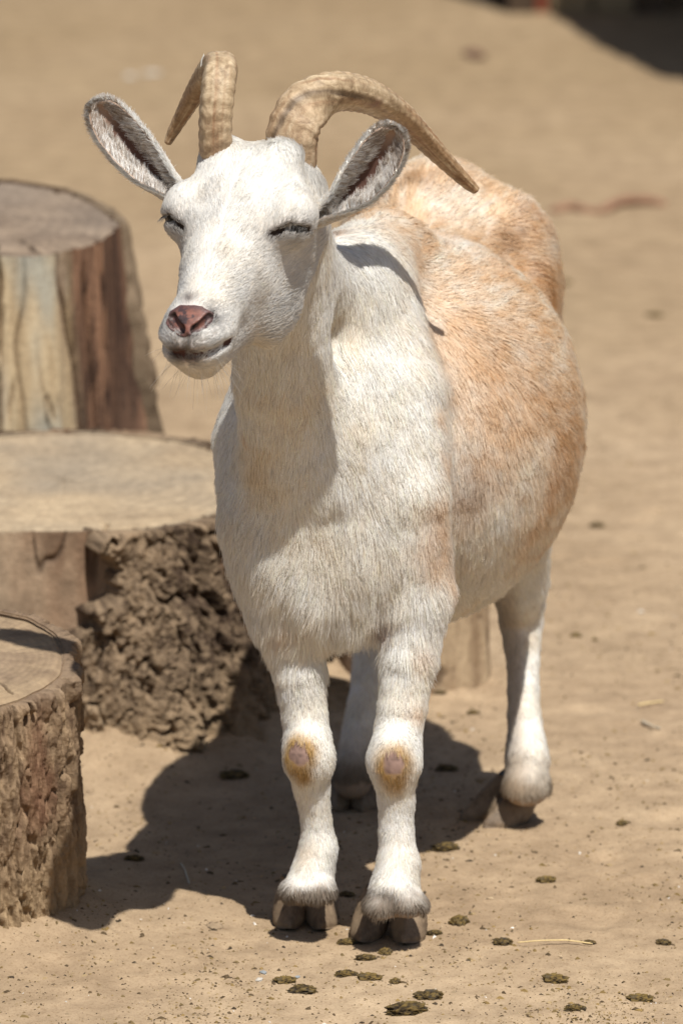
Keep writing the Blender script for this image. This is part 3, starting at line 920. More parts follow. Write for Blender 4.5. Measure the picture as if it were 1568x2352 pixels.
skin = coat(BV, BN) * 0.8 + np.array([0.30, 0.17, 0.12]) * 0.2
for q in knees:
    d = np.linalg.norm((BV - q) * np.array([1, 1, 0.8]), axis=1) + 0.003 * vnoise(BV * 170, 345); g = sstep(0.012, 0.008, d)[:, None]
    skin = skin * (1 - g) + np.array([0.25, 0.165, 0.135]) * (1 + 0.55 * fbm(BV * 320, 341, 3))[:, None] * g
ha, hb, hc = headco(BV)
mdv = np.full(len(BV), 1.0)
mdv = np.minimum(segdist(BV, mouth), segdist(BV, mouth_l))
g = (sstep(0.0070, 0.0042, mdv))[:, None]; skin = skin * (1 - g) + np.array([0.075, 0.032, 0.025]) * g
nsd = np.full(len(BV), 1.0)
for pts in nostrils:
    nsd = np.minimum(nsd, segdist(BV, pts))
g = sstep(0.0085, 0.006, nsd)[:, None]; skin = skin * (1 - g) + np.array([0.02, 0.011, 0.009]) * g
eyd = np.full(len(BV), 1.0)
for inner, mid, outer, sg in EYES:
    eyd = np.minimum(eyd, segdist(BV, [inner, mid, outer]))
g = sstep(0.0075, 0.0045, eyd)[:, None]; skin = skin * (1 - g) + np.array([0.03, 0.02, 0.016]) * g
gpart(mesh_np('body', BV, BQ, M_SKIN, goat, colors=skin))

# ---- nose: the bare pink pad round the nostrils, a thin skin of its own on the muzzle
h2 = 0.0008
nc = PADC; nlo = nc - 0.034; nn_ = np.array([86, 86, 86])
gx = [nlo[k] + h2 * np.arange(nn_[k]) for k in range(3)]
gp = np.stack(np.meshgrid(*gx, indexing='ij'), -1).reshape(-1, 3)


def tri_sample(p):
    q = (p - LO) / H; i = np.clip(np.floor(q).astype(int), 0, NG - 2); f = q - i; out = 0
    for dx in (0, 1):
        for dy in (0, 1):
            for dz in (0, 1):
                w = (f[:, 0] if dx else 1 - f[:, 0]) * (f[:, 1] if dy else 1 - f[:, 1]) * (f[:, 2] if dz else 1 - f[:, 2])
                out = out + w * D[i[:, 0] + dx, i[:, 1] + dy, i[:, 2] + dz]
    return out


na, nb, nc_ = headco(gp)
bd = tri_sample(gp) - 0.0007
pad = padfn(na, nb)(na - nc_) * 0.7
pad = np.maximum(pad, 0.16 - na)
nd = np.maximum(bd, np.maximum(pad + 0.0008 * vnoise(gp * 300, 351), -(bd + 0.005)))
for pts in nostrils:
    for p0, p1 in zip(pts[:-1], pts[1:]):
        ba = p1 - p0; t = np.clip(((gp - p0) @ ba) / (ba @ ba), 0, 1)
        dd = np.linalg.norm(gp - p0 - t[:, None] * ba, axis=1) - 0.0042
        nd = -smin(-nd, dd, 0.0015)
ng = openvdb.FloatGrid(0.02); ng.copyFromArray(np.clip(nd, -0.01, 0.02).reshape(nn_).astype(np.float32))
NV, NQ = ng.convertToQuads(0.0); NV = nlo + NV * h2
nsp = fbm(NV * 260, 361, 3) + 0.5 * vnoise(NV * 130, 365)
ncol = lerp(PINK, np.array([0.055, 0.035, 0.035]), sstep(0.30, 0.42, nsp)) * (1 + 0.45 * fbm(NV * 420, 369, 3))[:, None]
na, nb, nc_ = headco(NV)
edge = sstep(-0.0075, -0.002, padfn(na, nb)(na - nc_) + 0.003 * nsp) * 0.75; ncol = lerp(ncol, np.array([0.075, 0.04, 0.04]), edge)
nsn = np.minimum(segdist(NV, nostrils[0]), segdist(NV, nostrils[1])); ncol = lerp(ncol, np.array([0.02, 0.011, 0.009]), sstep(0.0052, 0.0040, nsn))
gpart(mesh_np('nose', NV, np.asarray(NQ)[:, ::-1], M_NOSE, goat, colors=ncol))

# ---- eyes
for (inner, mid, outer, sg), n in zip(EYES, EYEN):
    q = mid * 0.55 + outer * 0.45
    r = 0.0150; c0 = q - n * r
    u = np.linspace(0, 2 * math.pi, 24, endpoint=False); v = np.linspace(0.02, math.pi - 0.02, 14)
    U, Vv = np.meshgrid(u, v, indexing='ij')
    e = c0 + r * np.stack([np.cos(U) * np.sin(Vv), np.sin(U) * np.sin(Vv), np.cos(Vv)], -1).reshape(-1, 3)
    e = e - n * 0.0040
    gpart(mesh_np('eye', e, grid_faces(24, 14, True)[:, ::-1], M_EYE, goat))


# ---- horns: flattened, keeled and ringed
def horn(path, flat, side):
    pts = np.array([p for p, r in path]); rad = np.array([r for p, r in path])
    n = 150; t = np.linspace(0, 1, n); kt = np.linspace(0, 1, len(pts))

    def spline(vals):
        out = np.zeros((n,) + vals.shape[1:])
        m = len(vals)
        for i, tt in enumerate(t):
            k = min(int(tt * (m - 1)), m - 2); f = tt * (m - 1) - k
            p0, p1, p2, p3 = vals[max(k - 1, 0)], vals[k], vals[k + 1], vals[min(k + 2, m - 1)]
            out[i] = 0.5 * (2 * p1 + (p2 - p0) * f + (2 * p0 - 5 * p1 + 4 * p2 - p3) * f * f + (3 * p1 - p0 - 3 * p2 + p3) * f ** 3)
        return out
    C = spline(pts); R = spline(rad[:, None])[:, 0]
    T = unit(np.gradient(C, axis=0)); A = np.asarray(side, float)
    A = unit(A - (T @ A)[:, None] * T); B = np.cross(T, A)
    nu = 48; ph = np.linspace(0, 2 * math.pi, nu, endpoint=False)
    arc = np.concatenate([[0], np.cumsum(np.linalg.norm(np.diff(C, axis=0), axis=1))])
    PH, AR = np.meshgrid(ph, arc, indexing='ij')
    prof = 1 + 0.10 * np.exp(-((PH - math.pi / 2) / 0.35) ** 2)
    q = np.stack([np.cos(PH) * 2.2, np.sin(PH) * 2.2, AR * 14], -1).reshape(-1, 3)
    nz = fbm(q * 1.6, 401, 4).reshape(PH.shape); nf = fbm(np.stack([np.cos(PH) * 9, np.sin(PH) * 9, AR * 26], -1).reshape(-1, 3), 407, 3).reshape(PH.shape)
    rings = np.sin(AR * 2 * math.pi / 0.011 + 2.5 * nz) * sstep(0.0, 0.04, AR) * 0.028
    prof = prof * (1 + 0.06 * nz + 0.05 * nf + rings)
    fold = np.exp(-((PH - 2.55 + 0.18 * nz) / 0.10) ** 2) * sstep(0.15, 0.10, AR)
    prof = prof - 0.10 * fold
    tip = np.sqrt(np.clip(1 - np.clip((t - 0.97) / 0.03, 0, 1) ** 2, 0.02, 1))
    rr = R[None, :] * prof * tip[None, :]
    co_, si_ = np.cos(PH), np.sin(PH); sq = 1.0 / (np.abs(co_) ** 3.2 + np.abs(si_) ** 3.2) ** (1 / 3.2)
    rr = rr * (0.94 * sq * sstep(1.0, 0.6, t)[None] + 1.0 * (1 - sstep(1.0, 0.6, t)[None])) 
    X = C[None] + (np.cos(PH) * rr)[..., None] * A[None] * flat + (np.sin(PH) * rr)[..., None] * B[None]
    tt = (AR / arc[-1])
    col = lerp((0.41, 0.29, 0.185), (0.40, 0.31, 0.20), sstep(0.0, 0.25, tt))
    col = lerp(col, (0.25, 0.150, 0.075), sstep(0.35, 0.75, tt + 0.1 * nz) * 0.75)
    streak = fbm(np.stack([np.cos(PH) * 5, np.sin(PH) * 5, AR * 7], -1).reshape(-1, 3), 411, 4, 0.65).reshape(PH.shape)
    col = lerp(col, (0.24, 0.125, 0.062), np.clip(1.6 * streak, 0, 0.75))
    col = lerp(col, (0.52, 0.43, 0.30), np.clip(1.3 * nf, 0, 0.8))
    col = lerp(col, (0.085, 0.06, 0.045), 0.85 * fold)
    col = lerp(col, (0.17, 0.085, 0.06), 0.9 * np.exp(-(((PH - 2.6) / 0.30) ** 2 + ((AR - 0.135) / 0.007) ** 2)))
    V = np.concatenate([X.reshape(-1, 3), [C[0]], [C[-1] + T[-1] * 0.0006]]); cc = np.concatenate([col.reshape(-1, 3), col[0, :1], col[0, -1:]])
    F = [tuple(f) for f in grid_faces(nu, n, True)]
    e = nu * n
    F += [(((i + 1) % nu) * n, i * n, e) for i in range(nu)] + [(i * n + n - 1, ((i + 1) % nu) * n + n - 1, e + 1) for i in range(nu)]
    return gpart(mesh_np('horn', V, F, M_HORN, goat, colors=cc))


horn([(P(668, 372, -0.105), 60 * S), (P(676, 300, -0.11), 58 * S), (P(708, 243, -0.10), 56 * S), (P(768, 213, -0.075), 51 * S), (P(842, 222, -0.04), 44 * S), (P(912, 262, 0.0), 35 * S),
      (P(972, 318, 0.03), 27 * S), (P(1030, 378, 0.05), 20 * S), (P(1072, 420, 0.06), 15 * S), (P(1096, 440, 0.062), 10 * S)], 0.75, (0.25, 0.9, 0.35))
horn([(P(494, 385, -0.105), 39 * S), (P(494, 335, -0.12), 39 * S), (P(494, 270, -0.125), 40 * S), (P(501, 200, -0.118), 41 * S), (P(507, 158, -0.092), 39 * S), (P(488, 160, -0.05), 33 * S), (P(455, 203, -0.01), 25 * S),
      (P(420, 262, 0.02), 18 * S), (P(395, 308, 0.03), 13 * S), (P(384, 332, 0.03), 8 * S)], 0.95, (1, 0.2, 0.0))


fk = P(466, 148, -0.062)
fv_ = fk + np.array([[-.002, 0, -.002], [.003, .001, -.003], [.0015, .002, .002], [0.001, 0, .010], [-.0015, .0015, .004]])
gpart(mesh_np('horn_flake', fv_, [(0, 1, 3), (1, 2, 3), (2, 4, 3), (4, 0, 3), (0, 4, 2, 1)], mat_flat('pale_flake', (0.75, 0.74, 0.70), 0.7, 0.3), goat, smooth=False))


# ---- ears
def frame_tube(B, T_, bend, n):
    t = np.linspace(0, 1, n)[:, None]
    return B * (1 - t) + T_ * t + 4 * t * (1 - t) * bend


M_EAR = mat_attr('ear_skin', 0.7, 0.3)


def ear(base, tip, bend, wmax, opening, lower_side):
    n, nv = 60, 33
    C = frame_tube(base, tip, bend, n); T = unit(np.gradient(C, axis=0))
    O = np.asarray(opening, float); O = unit(O - (T @ O)[:, None] * T); W = np.cross(T, O) * lower_side
    t = np.linspace(0, 1, n)
    prof = np.interp(t, [0, .12, .3, .48, .64, .80, .91, .97, 1], [.34, .36, .55, .86, 1.0, 1.0, .84, .60, .10])
    tmax = np.interp(t, [0, .2, .45, .75, 1], [2.75, 2.5, 1.75, 1.2, 0.95])
    v = np.linspace(-1, 1, nv)
    R = wmax * prof / np.sin(np.minimum(tmax, math.pi / 2))
    A = tmax[:, None] * v[None]
    X = C[:, None] + (np.sin(A) * R[:, None])[..., None] * W[:, None] + ((-np.cos(A) + np.cos(np.minimum(tmax, 1.6))[:, None] * 0.4 + 0.3) * R[:, None] * 0.85)[..., None] * O[:, None]
    ridge = 0.0022 * np.exp(-((v[None] - 0.35) / 0.09) ** 2) * sstep(0.25, 0.5, t)[:, None] * sstep(0.95, 0.8, t)[:, None]
    X = X + ridge[..., None] * O[:, None]
    V = X.reshape(-1, 3); F = grid_faces(n, nv)
    N = vertex_normals(V, F)
    if np.mean(np.sum(N.reshape(n, nv, 3)[:, nv // 2] * O, 1)) < 0: F = F[:, ::-1].copy(); N = -N     # N points into the cup
    th = 0.0016
    Vo = V - N * 2 * th
    Vall = np.concatenate([V, Vo]); m = len(V); idx = np.arange(m).reshape(n, nv)
    rim = np.concatenate([idx[:, 0], idx[-1, 1:], idx[::-1, -1][1:], idx[0, ::-1][1:-1]])
    r2 = np.roll(rim, -1)
    Fall = np.concatenate([F, F[:, ::-1] + m, np.stack([rim, rim + m, r2 + m, r2], 1)])
    vv = np.abs(np.tile(v, n)); tt = np.repeat(t, nv)
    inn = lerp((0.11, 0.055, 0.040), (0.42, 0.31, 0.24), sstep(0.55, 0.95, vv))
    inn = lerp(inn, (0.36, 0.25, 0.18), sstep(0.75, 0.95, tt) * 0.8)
    out = np.tile(np.array([0.62, 0.52, 0.43]), (m, 1))
    o = gpart(mesh_np('ear', Vall, Fall, M_EAR, goat, colors=np.concatenate([inn, out])))
    return o, X, N.reshape(n, nv, 3), C, T, W, O, t, v


EARS = []
ear_near = (HL(0.034, 0.056, -0.058), P(904, 300, -0.165), np.array([0.004, 0, -0.010]), 46 * S, unit(np.array([-0.10, -0.95, 0.12])), 1)
ear_far = (HL(0.034, -0.056, -0.058), P(224, 240, -0.10), np.array([-0.002, 0, -0.006]), 44 * S, unit(np.array([0.0, -0.95, 0.10])), -1)
for e in (ear_near, ear_far): EARS.append(ear(*e))


# ---- hooves: two claws to a foot
def claw(centre, heading, width, length, height, lean, side):
    f = np.array([math.sin(heading), -math.cos(heading), 0.0]); s = np.array([math.cos(heading), math.sin(heading), 0.0])
    nphi, nr = 32, 16
    ph = np.linspace(0, 2 * math.pi, nphi, endpoint=False); hh = np.linspace(0, 1, nr)
    co, si = np.cos(ph), np.sin(ph); toe = np.clip(co, 0, 1); rows = []
    for h in hh:
        sole = 0.86 + 0.14 * min(1, h / 0.14) ** 0.5
        ln = length * (0.50 + 0.50 * (1 - h) ** 0.9) * sole; wd = width * (0.58 + 0.44 * math.sin(math.pi * min(1, 0.30 + 0.62 * h))) * sole
        x = wd * si * (1 - 0.50 * toe ** 2.2) + side * (0.22 * width * toe ** 2 * (1 - h) + 0.0035 * h)
        y = ln * np.where(co > 0, co * 1.10, co * 0.80)
        z = height * h * np.where(co > 0, 1.0 - 0.06 * toe, 1 + 0.30 * co) + 0.0035 * toe ** 3 * (1 - h)
        rows.append(centre + np.outer(x, s) + np.outer(y + lean * (1 - h), f) + np.outer(z, [0, 0, 1.0]))
    q = np.stack(rows, 1).reshape(-1, 3)
    nz = fbm(q * 260, 501, 3) + 0.7 * np.sin(q[:, 2] * 2 * math.pi / 0.0055 + 3 * vnoise(q * 90, 505))
    cen = centre + f * lean * 0.5
    q = q + unit((q - cen) * np.array([1, 1, 0])) * (0.0006 * nz)[:, None]
    q[:, 2] += gz(centre[0], centre[1]) - 0.001
    V = np.concatenate([q, q.reshape(nphi, nr, 3)[:, 0].mean(0)[None], q.reshape(nphi, nr, 3)[:, -1].mean(0)[None] + np.array([0, 0, 0.006])])
    F = [tuple(x) for x in grid_faces(nphi, nr, True)[:, ::-1]]; e = nphi * nr
    F += [(i * nr, ((i + 1) % nphi) * nr, e)[::-1] for i in range(nphi)] + [(((i + 1) % nphi) * nr + nr - 1, i * nr + nr - 1, e + 1)[::-1] for i in range(nphi)]
    return gpart(mesh_np('hoof', V, F, M_HOOF, goat))


def foot(cx, cy, Y, heading, w, l, h, lean, spread, gap):
    c = G(cx, cy); c[1] = Y if Y is not None else c[1]; c[2] = 0
    s = np.array([math.cos(heading), math.sin(heading), 0.0])
    claw(c - s * (w + gap), heading - spread, w, l, h, lean, 1)
    claw(c + s * (w + gap), heading + spread, w, l, h, lean, -1)


foot(702, 2099, None, math.radians(0), 0.0158, 0.0250, 0.043, 0.022, 0.06, -0.0008)
foot(903, 2125, None, math.radians(-12), 0.0174, 0.0280, 0.044, 0.027, 0.14, -0.0008)
foot(1196, 1866, None, math.radians(-52), 0.0165, 0.0320, 0.044, 0.034, 0.10, -0.0006)
foot(808, 1842, None, math.radians(-6), 0.0155, 0.0220, 0.036, 0.012, 0.05, -0.0008)

# ------------------------------------------------------------------ the coat, hair by hair
tri = np.concatenate([BQ[:, [0, 1, 2]], BQ[:, [0, 2, 3]]])
ta = np.linalg.norm(np.cross(BV[tri[:, 1]] - BV[tri[:, 0]], BV[tri[:, 2]] - BV[tri[:, 0]]), axis=1) * 0.5
tc = BV[tri].mean(1); tn = unit(BN[tri].mean(1))
a_, b_, c_ = headco(tc)
axd = np.sqrt(b_ ** 2 + (c_ + 0.055) ** 2)
headw = lambda p: (lambda a, b, c: sstep(-0.04, 0.0, a) * sstep(-0.135, -0.105, c) * sstep(0.13, 0.10, np.sqrt(b ** 2 + (c + 0.055) ** 2)) * (p[:, 1] < 0.0) * (p[:, 2] > 0.45))(*headco(p))
hw = headw(tc)
facing = np.sum(tn * unit(CAM - tc), axis=1)
dens = np.where(hw > 0.5, 1.9, 1.0)
dens = np.where(tc[:, 2] < 0.24, 1.35, dens)
dens = dens * np.where(facing < -0.25, 0.35, 1.0)
prob = ta * dens; prob /= prob.sum()
NH = 520000
ti = rng.choice(len(tri), NH, p=prob)
u = rng.random(NH); v = rng.random(NH); fl = u + v > 1; u[fl] = 1 - u[fl]; v[fl] = 1 - v[fl]
w = 1 - u - v
RT = BV[tri[ti, 0]] * w[:, None] + BV[tri[ti, 1]] * u[:, None] + BV[tri[ti, 2]] * v[:, None]
RN = unit(BN[tri[ti, 0]] * w[:, None] + BN[tri[ti, 1]] * u[:, None] + BN[tri[ti, 2]] * v[:, None])
# bare places
ok = np.ones(NH, bool)
for q, r in [(knees[0], 0.0095), (knees[1], 0.0105)]:
    ok &= np.linalg.norm((RT - q) * np.array([1, 1, 0.8]), axis=1) + 0.003 * vnoise(RT * 170, 345) > r
ok &= np.minimum(segdist(RT, mouth), segdist(RT, mouth_l)) > 0.0038
for inner, mid, outer, sg in EYES:
    ok &= (segdist(RT, [inner, mid]) > 0.0026) & (segdist(RT, [mid, outer]) > 0.0040)
a, b, c = headco(RT)
onpad = (padfn(a, b)(a - c) < -0.0005) & (a > 0.16) & (RT[:, 1] < -0.1) & (c > -0.05)
ok &= ~onpad
ok &= RT[:, 2] > 0.039 + 0.004 * vnoise(RT * 60, 699)
RT, RN, ti = RT[ok], RN[ok], ti[ok]; NH = len(RT)
a, b, c = headco(RT); hw = headw(RT)
leg = sstep(0.27, 0.20, RT[:, 2])
back = sstep(0.08, 0.22, RT[:, 1])
# lie of the hair
flow_head = -hf[None] * 1.0 + hs[None] * np.sign(b)[:, None] * (0.25 + 0.9 * sstep(0.0, 0.03, np.abs(b)) * sstep(0.05, 0.19, a))[:, None] * 0.8
low = sstep(-0.05, -0.075, c)[:, None]
flow_head = flow_head * (1 - low) + (-hf[None] * 0.9 - hu[None] * 0.35) * low
lipz = sstep(0.190, 0.205, a)[:, None] * sstep(-0.034, -0.045, c)[:, None]
flow_head = flow_head * (1 - lipz) + (-hu[None] * 1.0 - hf[None] * 0.2) * lipz
topk = sstep(0.035, 0.0, a)[:, None]
flow_head = flow_head * (1 - topk) + (np.array([0, 0.2, 1.0]) * 0.7 + hu * 0.4)[None] * topk
flow_neck = np.stack([0.10 * np.sign(RT[:, 0] + 0.03), 0.15 + 0 * c, -1 + 0 * c], 1)
flow_tr = np.stack([0.22 + 0 * c, 0.9 + 0 * c, -0.35 - 0.6 * sstep(0.62, 0.35, RT[:, 2])], 1)
flow = flow_neck * (1 - back[:, None]) + flow_tr * back[:, None]
flow = flow * (1 - leg[:, None]) + np.array([0.0, 0.08, -1.0]) * leg[:, None]
flow = flow * (1 - hw[:, None]) + flow_head * hw[:, None]
flow = unit(flow - np.sum(flow * RN, 1)[:, None] * RN)
brk = np.exp(-np.sum(((RT - P(740, 1400, 0.0)) / np.array([0.12, 0.10, 0.07])) ** 2, 1))
tuft = nvec(RT * 150, 601) * (0.18 + 0.16 * brk + 0.10 * back)[:, None] + nvec(RT * 45, 611) * 0.18 + nvec(RT * 16, 621) * 0.14 + rng.normal(0, 0.12, (NH, 3))
flow = flow + tuft; flow = unit(flow - np.sum(flow * RN, 1)[:, None] * RN)
# length
brisket = np.exp(-np.sum(((RT - P(740, 1380, 0.0)) / np.array([0.12, 0.10, 0.06])) ** 2, 1))
L = 0.0125 + 0.0045 * back + 0.014 * brisket
rump = sstep(0.36, 0.46, RT[:, 1]) * sstep(0.3, 0.4, RT[:, 2]); L = L + 0.004 * rump
L = L * (1 - leg) + 0.0068 * leg
cuff = sstep(0.075, 0.050, RT[:, 2]); L = L + 0.0008 * cuff
L = L * (1 - hw) + (0.0062 + 0.005 * sstep(0.02, -0.005, a) + 0.004 * sstep(-0.06, -0.09, c)) * hw
nl = np.minimum.reduce([np.linalg.norm(RT - HL(0.195, 0, -0.02), axis=1) / 0.05, np.ones(NH)])
L = L * (0.45 + 0.55 * nl)
eyl = np.ones(NH)
for inner, mid, outer, sg in EYES: eyl = np.minimum(eyl, np.minimum(np.linalg.norm(RT - mid, axis=1), np.minimum(np.linalg.norm(RT - outer, axis=1), np.linalg.norm(RT - inner, axis=1))) / 0.014)
L = L * (0.45 + 0.55 * np.clip(eyl, 0, 1))
L = L * rng.uniform(0.65, 1.25, NH) * (1 + 0.22 * vnoise(RT * 90, 631))
lift = np.radians(-4 * cuff + np.where(hw > 0.5, 13, 15) + 8 * rump + 5 * brisket + rng.normal(0, 5, NH) + 7 * vnoise(RT * 60, 641))
K = 5
tt = np.linspace(0, 1, K)[None, :, None]
up = np.sin(lift)[:, None, None] * RN[:, None] * (tt - 0.45 * tt ** 2)
al = np.cos(lift)[:, None, None] * flow[:, None] * tt
curl = nvec(RT * 75, 651)[:, None] * 0.10 * tt ** 2
HP = RT[:, None] + L[:, None, None] * (up + al + curl + np.array([0, 0, -0.10]) * tt ** 2 * (1 - hw)[:, None, None])
rad = np.where(hw > 0.5, 0.00019, 0.00025) + 0.00004 * back
RD = rad[:, None] * np.array([1.0, 1.0, 0.9, 0.68, 0.22])[None]
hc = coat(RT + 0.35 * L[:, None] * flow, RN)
br = 1 + rng.normal(0, 0.07, NH) + 0.06 * vnoise(RT * 170, 661)
dark = rng.random(NH) < 0.035
br = np.where(dark, br * 0.72, br) * (1 - 0.12 * hw)  # head hairs darker in colour to offset the stronger sun on the face
warm = (rng.random(NH) < 0.14 * (1 - 0.6 * hw))[:, None]
hc = np.where(warm, hc * 0.55 + CREAM * 0.45 * hc.mean(1, keepdims=True) / 0.62, hc)
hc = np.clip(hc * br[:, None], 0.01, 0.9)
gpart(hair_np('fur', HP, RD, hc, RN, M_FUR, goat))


# ---- ear hair, lashes and whiskers
def strands(root, n0, dirs, L, bendv, rad, col, name, parent, K=5):
    t = np.linspace(0, 1, K)[None, :, None]
    pts = root[:, None] + L[:, None, None] * (dirs[:, None] * t + bendv[:, None] * t ** 2)
    rd = np.asarray(rad).reshape(-1, 1) * np.linspace(1, 0.25, K)[None]
    rd = np.broadcast_to(rd, (len(root), K)).copy()
    return hair_np(name, pts, rd, col, n0, M_FUR, parent)


for (o, X, N, C, T, W, O, t, v) in EARS:
    n, nv = X.shape[:2]
    # outside
    def pick(m, fu, fv):
        iu = np.clip(fu * (n - 1), 0, n - 1.001); iv = np.clip(fv * (nv - 1), 0, nv - 1.001)
        i = iu.astype(int); j = iv.astype(int); a = (iu - i)[:, None]; b = (iv - j)[:, None]
        g = lambda Q: Q[i, j] * (1 - a) * (1 - b) + Q[i + 1, j] * a * (1 - b) + Q[i, j + 1] * (1 - a) * b + Q[i + 1, j + 1] * a * b
        return g(X), unit(g(N)), T[i], W[i], iv / (nv - 1) * 2 - 1, O[i]
    m = 16000
    fu_ = rng.random(m)
    p, nn, t_, w_, vv, o_ = pick(m, fu_, rng.random(m))
    p = p - nn * 0.0032; nn = -nn
    fl = unit(t_ + 0.25 * rng.normal(0, 1, (m, 3)))
    fl = unit(fl - np.sum(fl * nn, 1)[:, None] * nn); Lh = rng.uniform(0.005, 0.009, m)
    cc = np.clip(WHITE * (1 + rng.normal(0, 0.08, (m, 1))), 0, 0.9)
    cc = np.where(rng.random((m, 1)) < 0.2, cc * np.array([0.85, 0.72, 0.58]), cc)
    edge_ = np.maximum(sstep(0.6, 0.9, np.abs(vv)), sstep(0.85, 0.95, fu_))[:, None]
    strands(p, unit(nn * (1 - 0.6 * edge_) + 1.1 * edge_ * o_), unit(fl + nn * 0.22), Lh, -nn * 0.10, np.full(m, 0.00024), cc, 'ear_fur', o)
    # inside: long hairs combed from both rims over the cup
    m = 13000
    fv = rng.random(m); fv = np.where(rng.random(m) < 0.45, fv * 0.30, 1 - fv * 0.33); fu = rng.random(m) ** 0.9
    p, nn, t_, w_, vv, o_ = pick(m, fu, fv)
    fl = unit(-np.sign(vv)[:, None] * w_ * 0.75 + t_ * (0.55 + 0.5 * fu)[:, None] + rng.normal(0, 0.10, (m, 3)) + 0.45 * nvec(p * 190, 671))
    Lh = rng.uniform(0.006, 0.015, m) * np.interp(fu, [0, 0.2, 0.7, 1], [0.6, 1.0, 0.85, 0.45])
    cc = np.clip(np.array([0.86, 0.82, 0.77]) * (1 + rng.normal(0, 0.16, (m, 1))), 0, 0.9)
    cc = np.where(rng.random((m, 1)) < 0.3 + 0.35 * (fu[:, None] > 0.8), cc * np.array([0.50, 0.42, 0.36]), cc)
    strands(p, unit(nn + 0.8 * o_), unit(fl + nn * 0.45), Lh, -nn * 0.30, np.full(m, 0.00020), cc, 'ear_fur', o)
    # rim
    m = 10000
    fv = np.where(rng.random(m) < 0.5, rng.random(m) * 0.03, 1 - rng.random(m) * 0.03); fu = rng.random(m)
    tipm = rng.random(m) < 0.25; fv = np.where(tipm, rng.random(m), fv); fu = np.where(tipm, 0.985 + 0 * fu, fu)
    p, nn, t_, w_, vv, o_ = pick(m, fu, fv); p = p - nn * 0.0016
    fl = unit(np.sign(vv)[:, None] * w_ * 0.35 + t_ * 0.9 + rng.normal(0, 0.25, (m, 3)))
    cc = np.clip(WHITE * (1 + rng.normal(0, 0.1, (m, 1))), 0, 0.9)
    cc = np.where(rng.random((m, 1)) < np.where(fu > 0.88, 0.45, 0.08)[:, None], cc * np.array([0.55, 0.45, 0.37]), cc)
    strands(p, unit(np.sign(vv)[:, None] * w_ + 0.6 * o_), fl, rng.uniform(0.003, 0.008, m), o_ * 0.10, np.full(m, 0.00026), cc, 'ear_fur', o)

for (inner, mid, outer, sg), nrm in zip(EYES, EYEN):
    m = 30
    t = rng.random(m); p = mid[None] * (1 - t[:, None]) + outer[None] * t[:, None]
    upv = unit(hu * 0.3 - hf); p = p + upv * 0.0045 + nrm * 0.001
    dr = unit(nrm[None] * 0.9 - upv[None] * 0.75 + (outer - mid)[None] * 20 * (t[:, None] - 0.3) + rng.normal(0, 0.12, (m, 3)))
    cc = np.tile(np.array([0.42, 0.40, 0.38]), (m, 1)) * rng.uniform(0.2, 1.1, (m, 1))
    gpart(strands(p, np.tile(nrm, (m, 1)), dr, rng.uniform(0.006, 0.0095, m), np.tile(-upv * 0.15, (m, 1)), np.full(m, 0.00014), cc, 'eyelash', goat))
m = 60
p = np.array([on_surface(HL(rng.uniform(0.19, 0.215), rng.uniform(-0.03, 0.03), rng.uniform(-0.075, -0.03))) for _ in range(m)])
nw = np.array([field_normal(q) for q in p])
gpart(strands(p, nw, unit(nw + rng.normal(0, 0.25, (m, 3)) + np.array([0, 0, -0.3])), rng.uniform(0.012, 0.030, m), np.tile(np.array([0, 0, -0.2]), (m, 1)), np.full(m, 0.00012), np.tile(WHITE, (m, 1)), 'whisker', goat))
# ------------------------------------------------------------------ droppings, straw, pebbles and crumbs on the sand
def pellet_mesh(seed, kind):
    nu, nv = 34, 22
    u = np.linspace(0, 2 * math.pi, nu, endpoint=False); v = np.linspace(0.03, math.pi - 0.03, nv)
    U, W_ = np.meshgrid(u, v, indexing='ij')
    d = np.stack([np.cos(W_), np.cos(U) * np.sin(W_), np.sin(U) * np.sin(W_)], -1).reshape(-1, 3)
    n = fbm(d * 1.9 + seed * 3.1, 700 + seed, 3); m = fbm(d * 6.5 + seed, 720 + seed, 3, 0.7)
    r = 1 + 0.40 * n + 0.42 * m
    el = {0: (1.0, 0.60, 0.50), 1: (1.0, 0.72, 0.42), 2: (0.9, 0.8, 0.72)}[kind]
    q = d * r[:, None] * np.array(el)
    q[:, 0] += 0.12 * q[:, 1] ** 2 * (1 if seed % 2 else -1)
    q[:, 2] = np.maximum(q[:, 2], -0.30 * el[2]) 
    c = lerp((0.035, 0.025, 0.017), (0.22, 0.15, 0.05), np.clip(0.40 + 2.2 * m + (0.25 if seed % 3 == 0 else -0.15), 0, 1))
    sun_b = sstep(0.1, 0.5, n); c = lerp(c, (0.10, 0.09, 0.075), sun_b * 0.5)
    return q, grid_faces(nu, nv, True), c


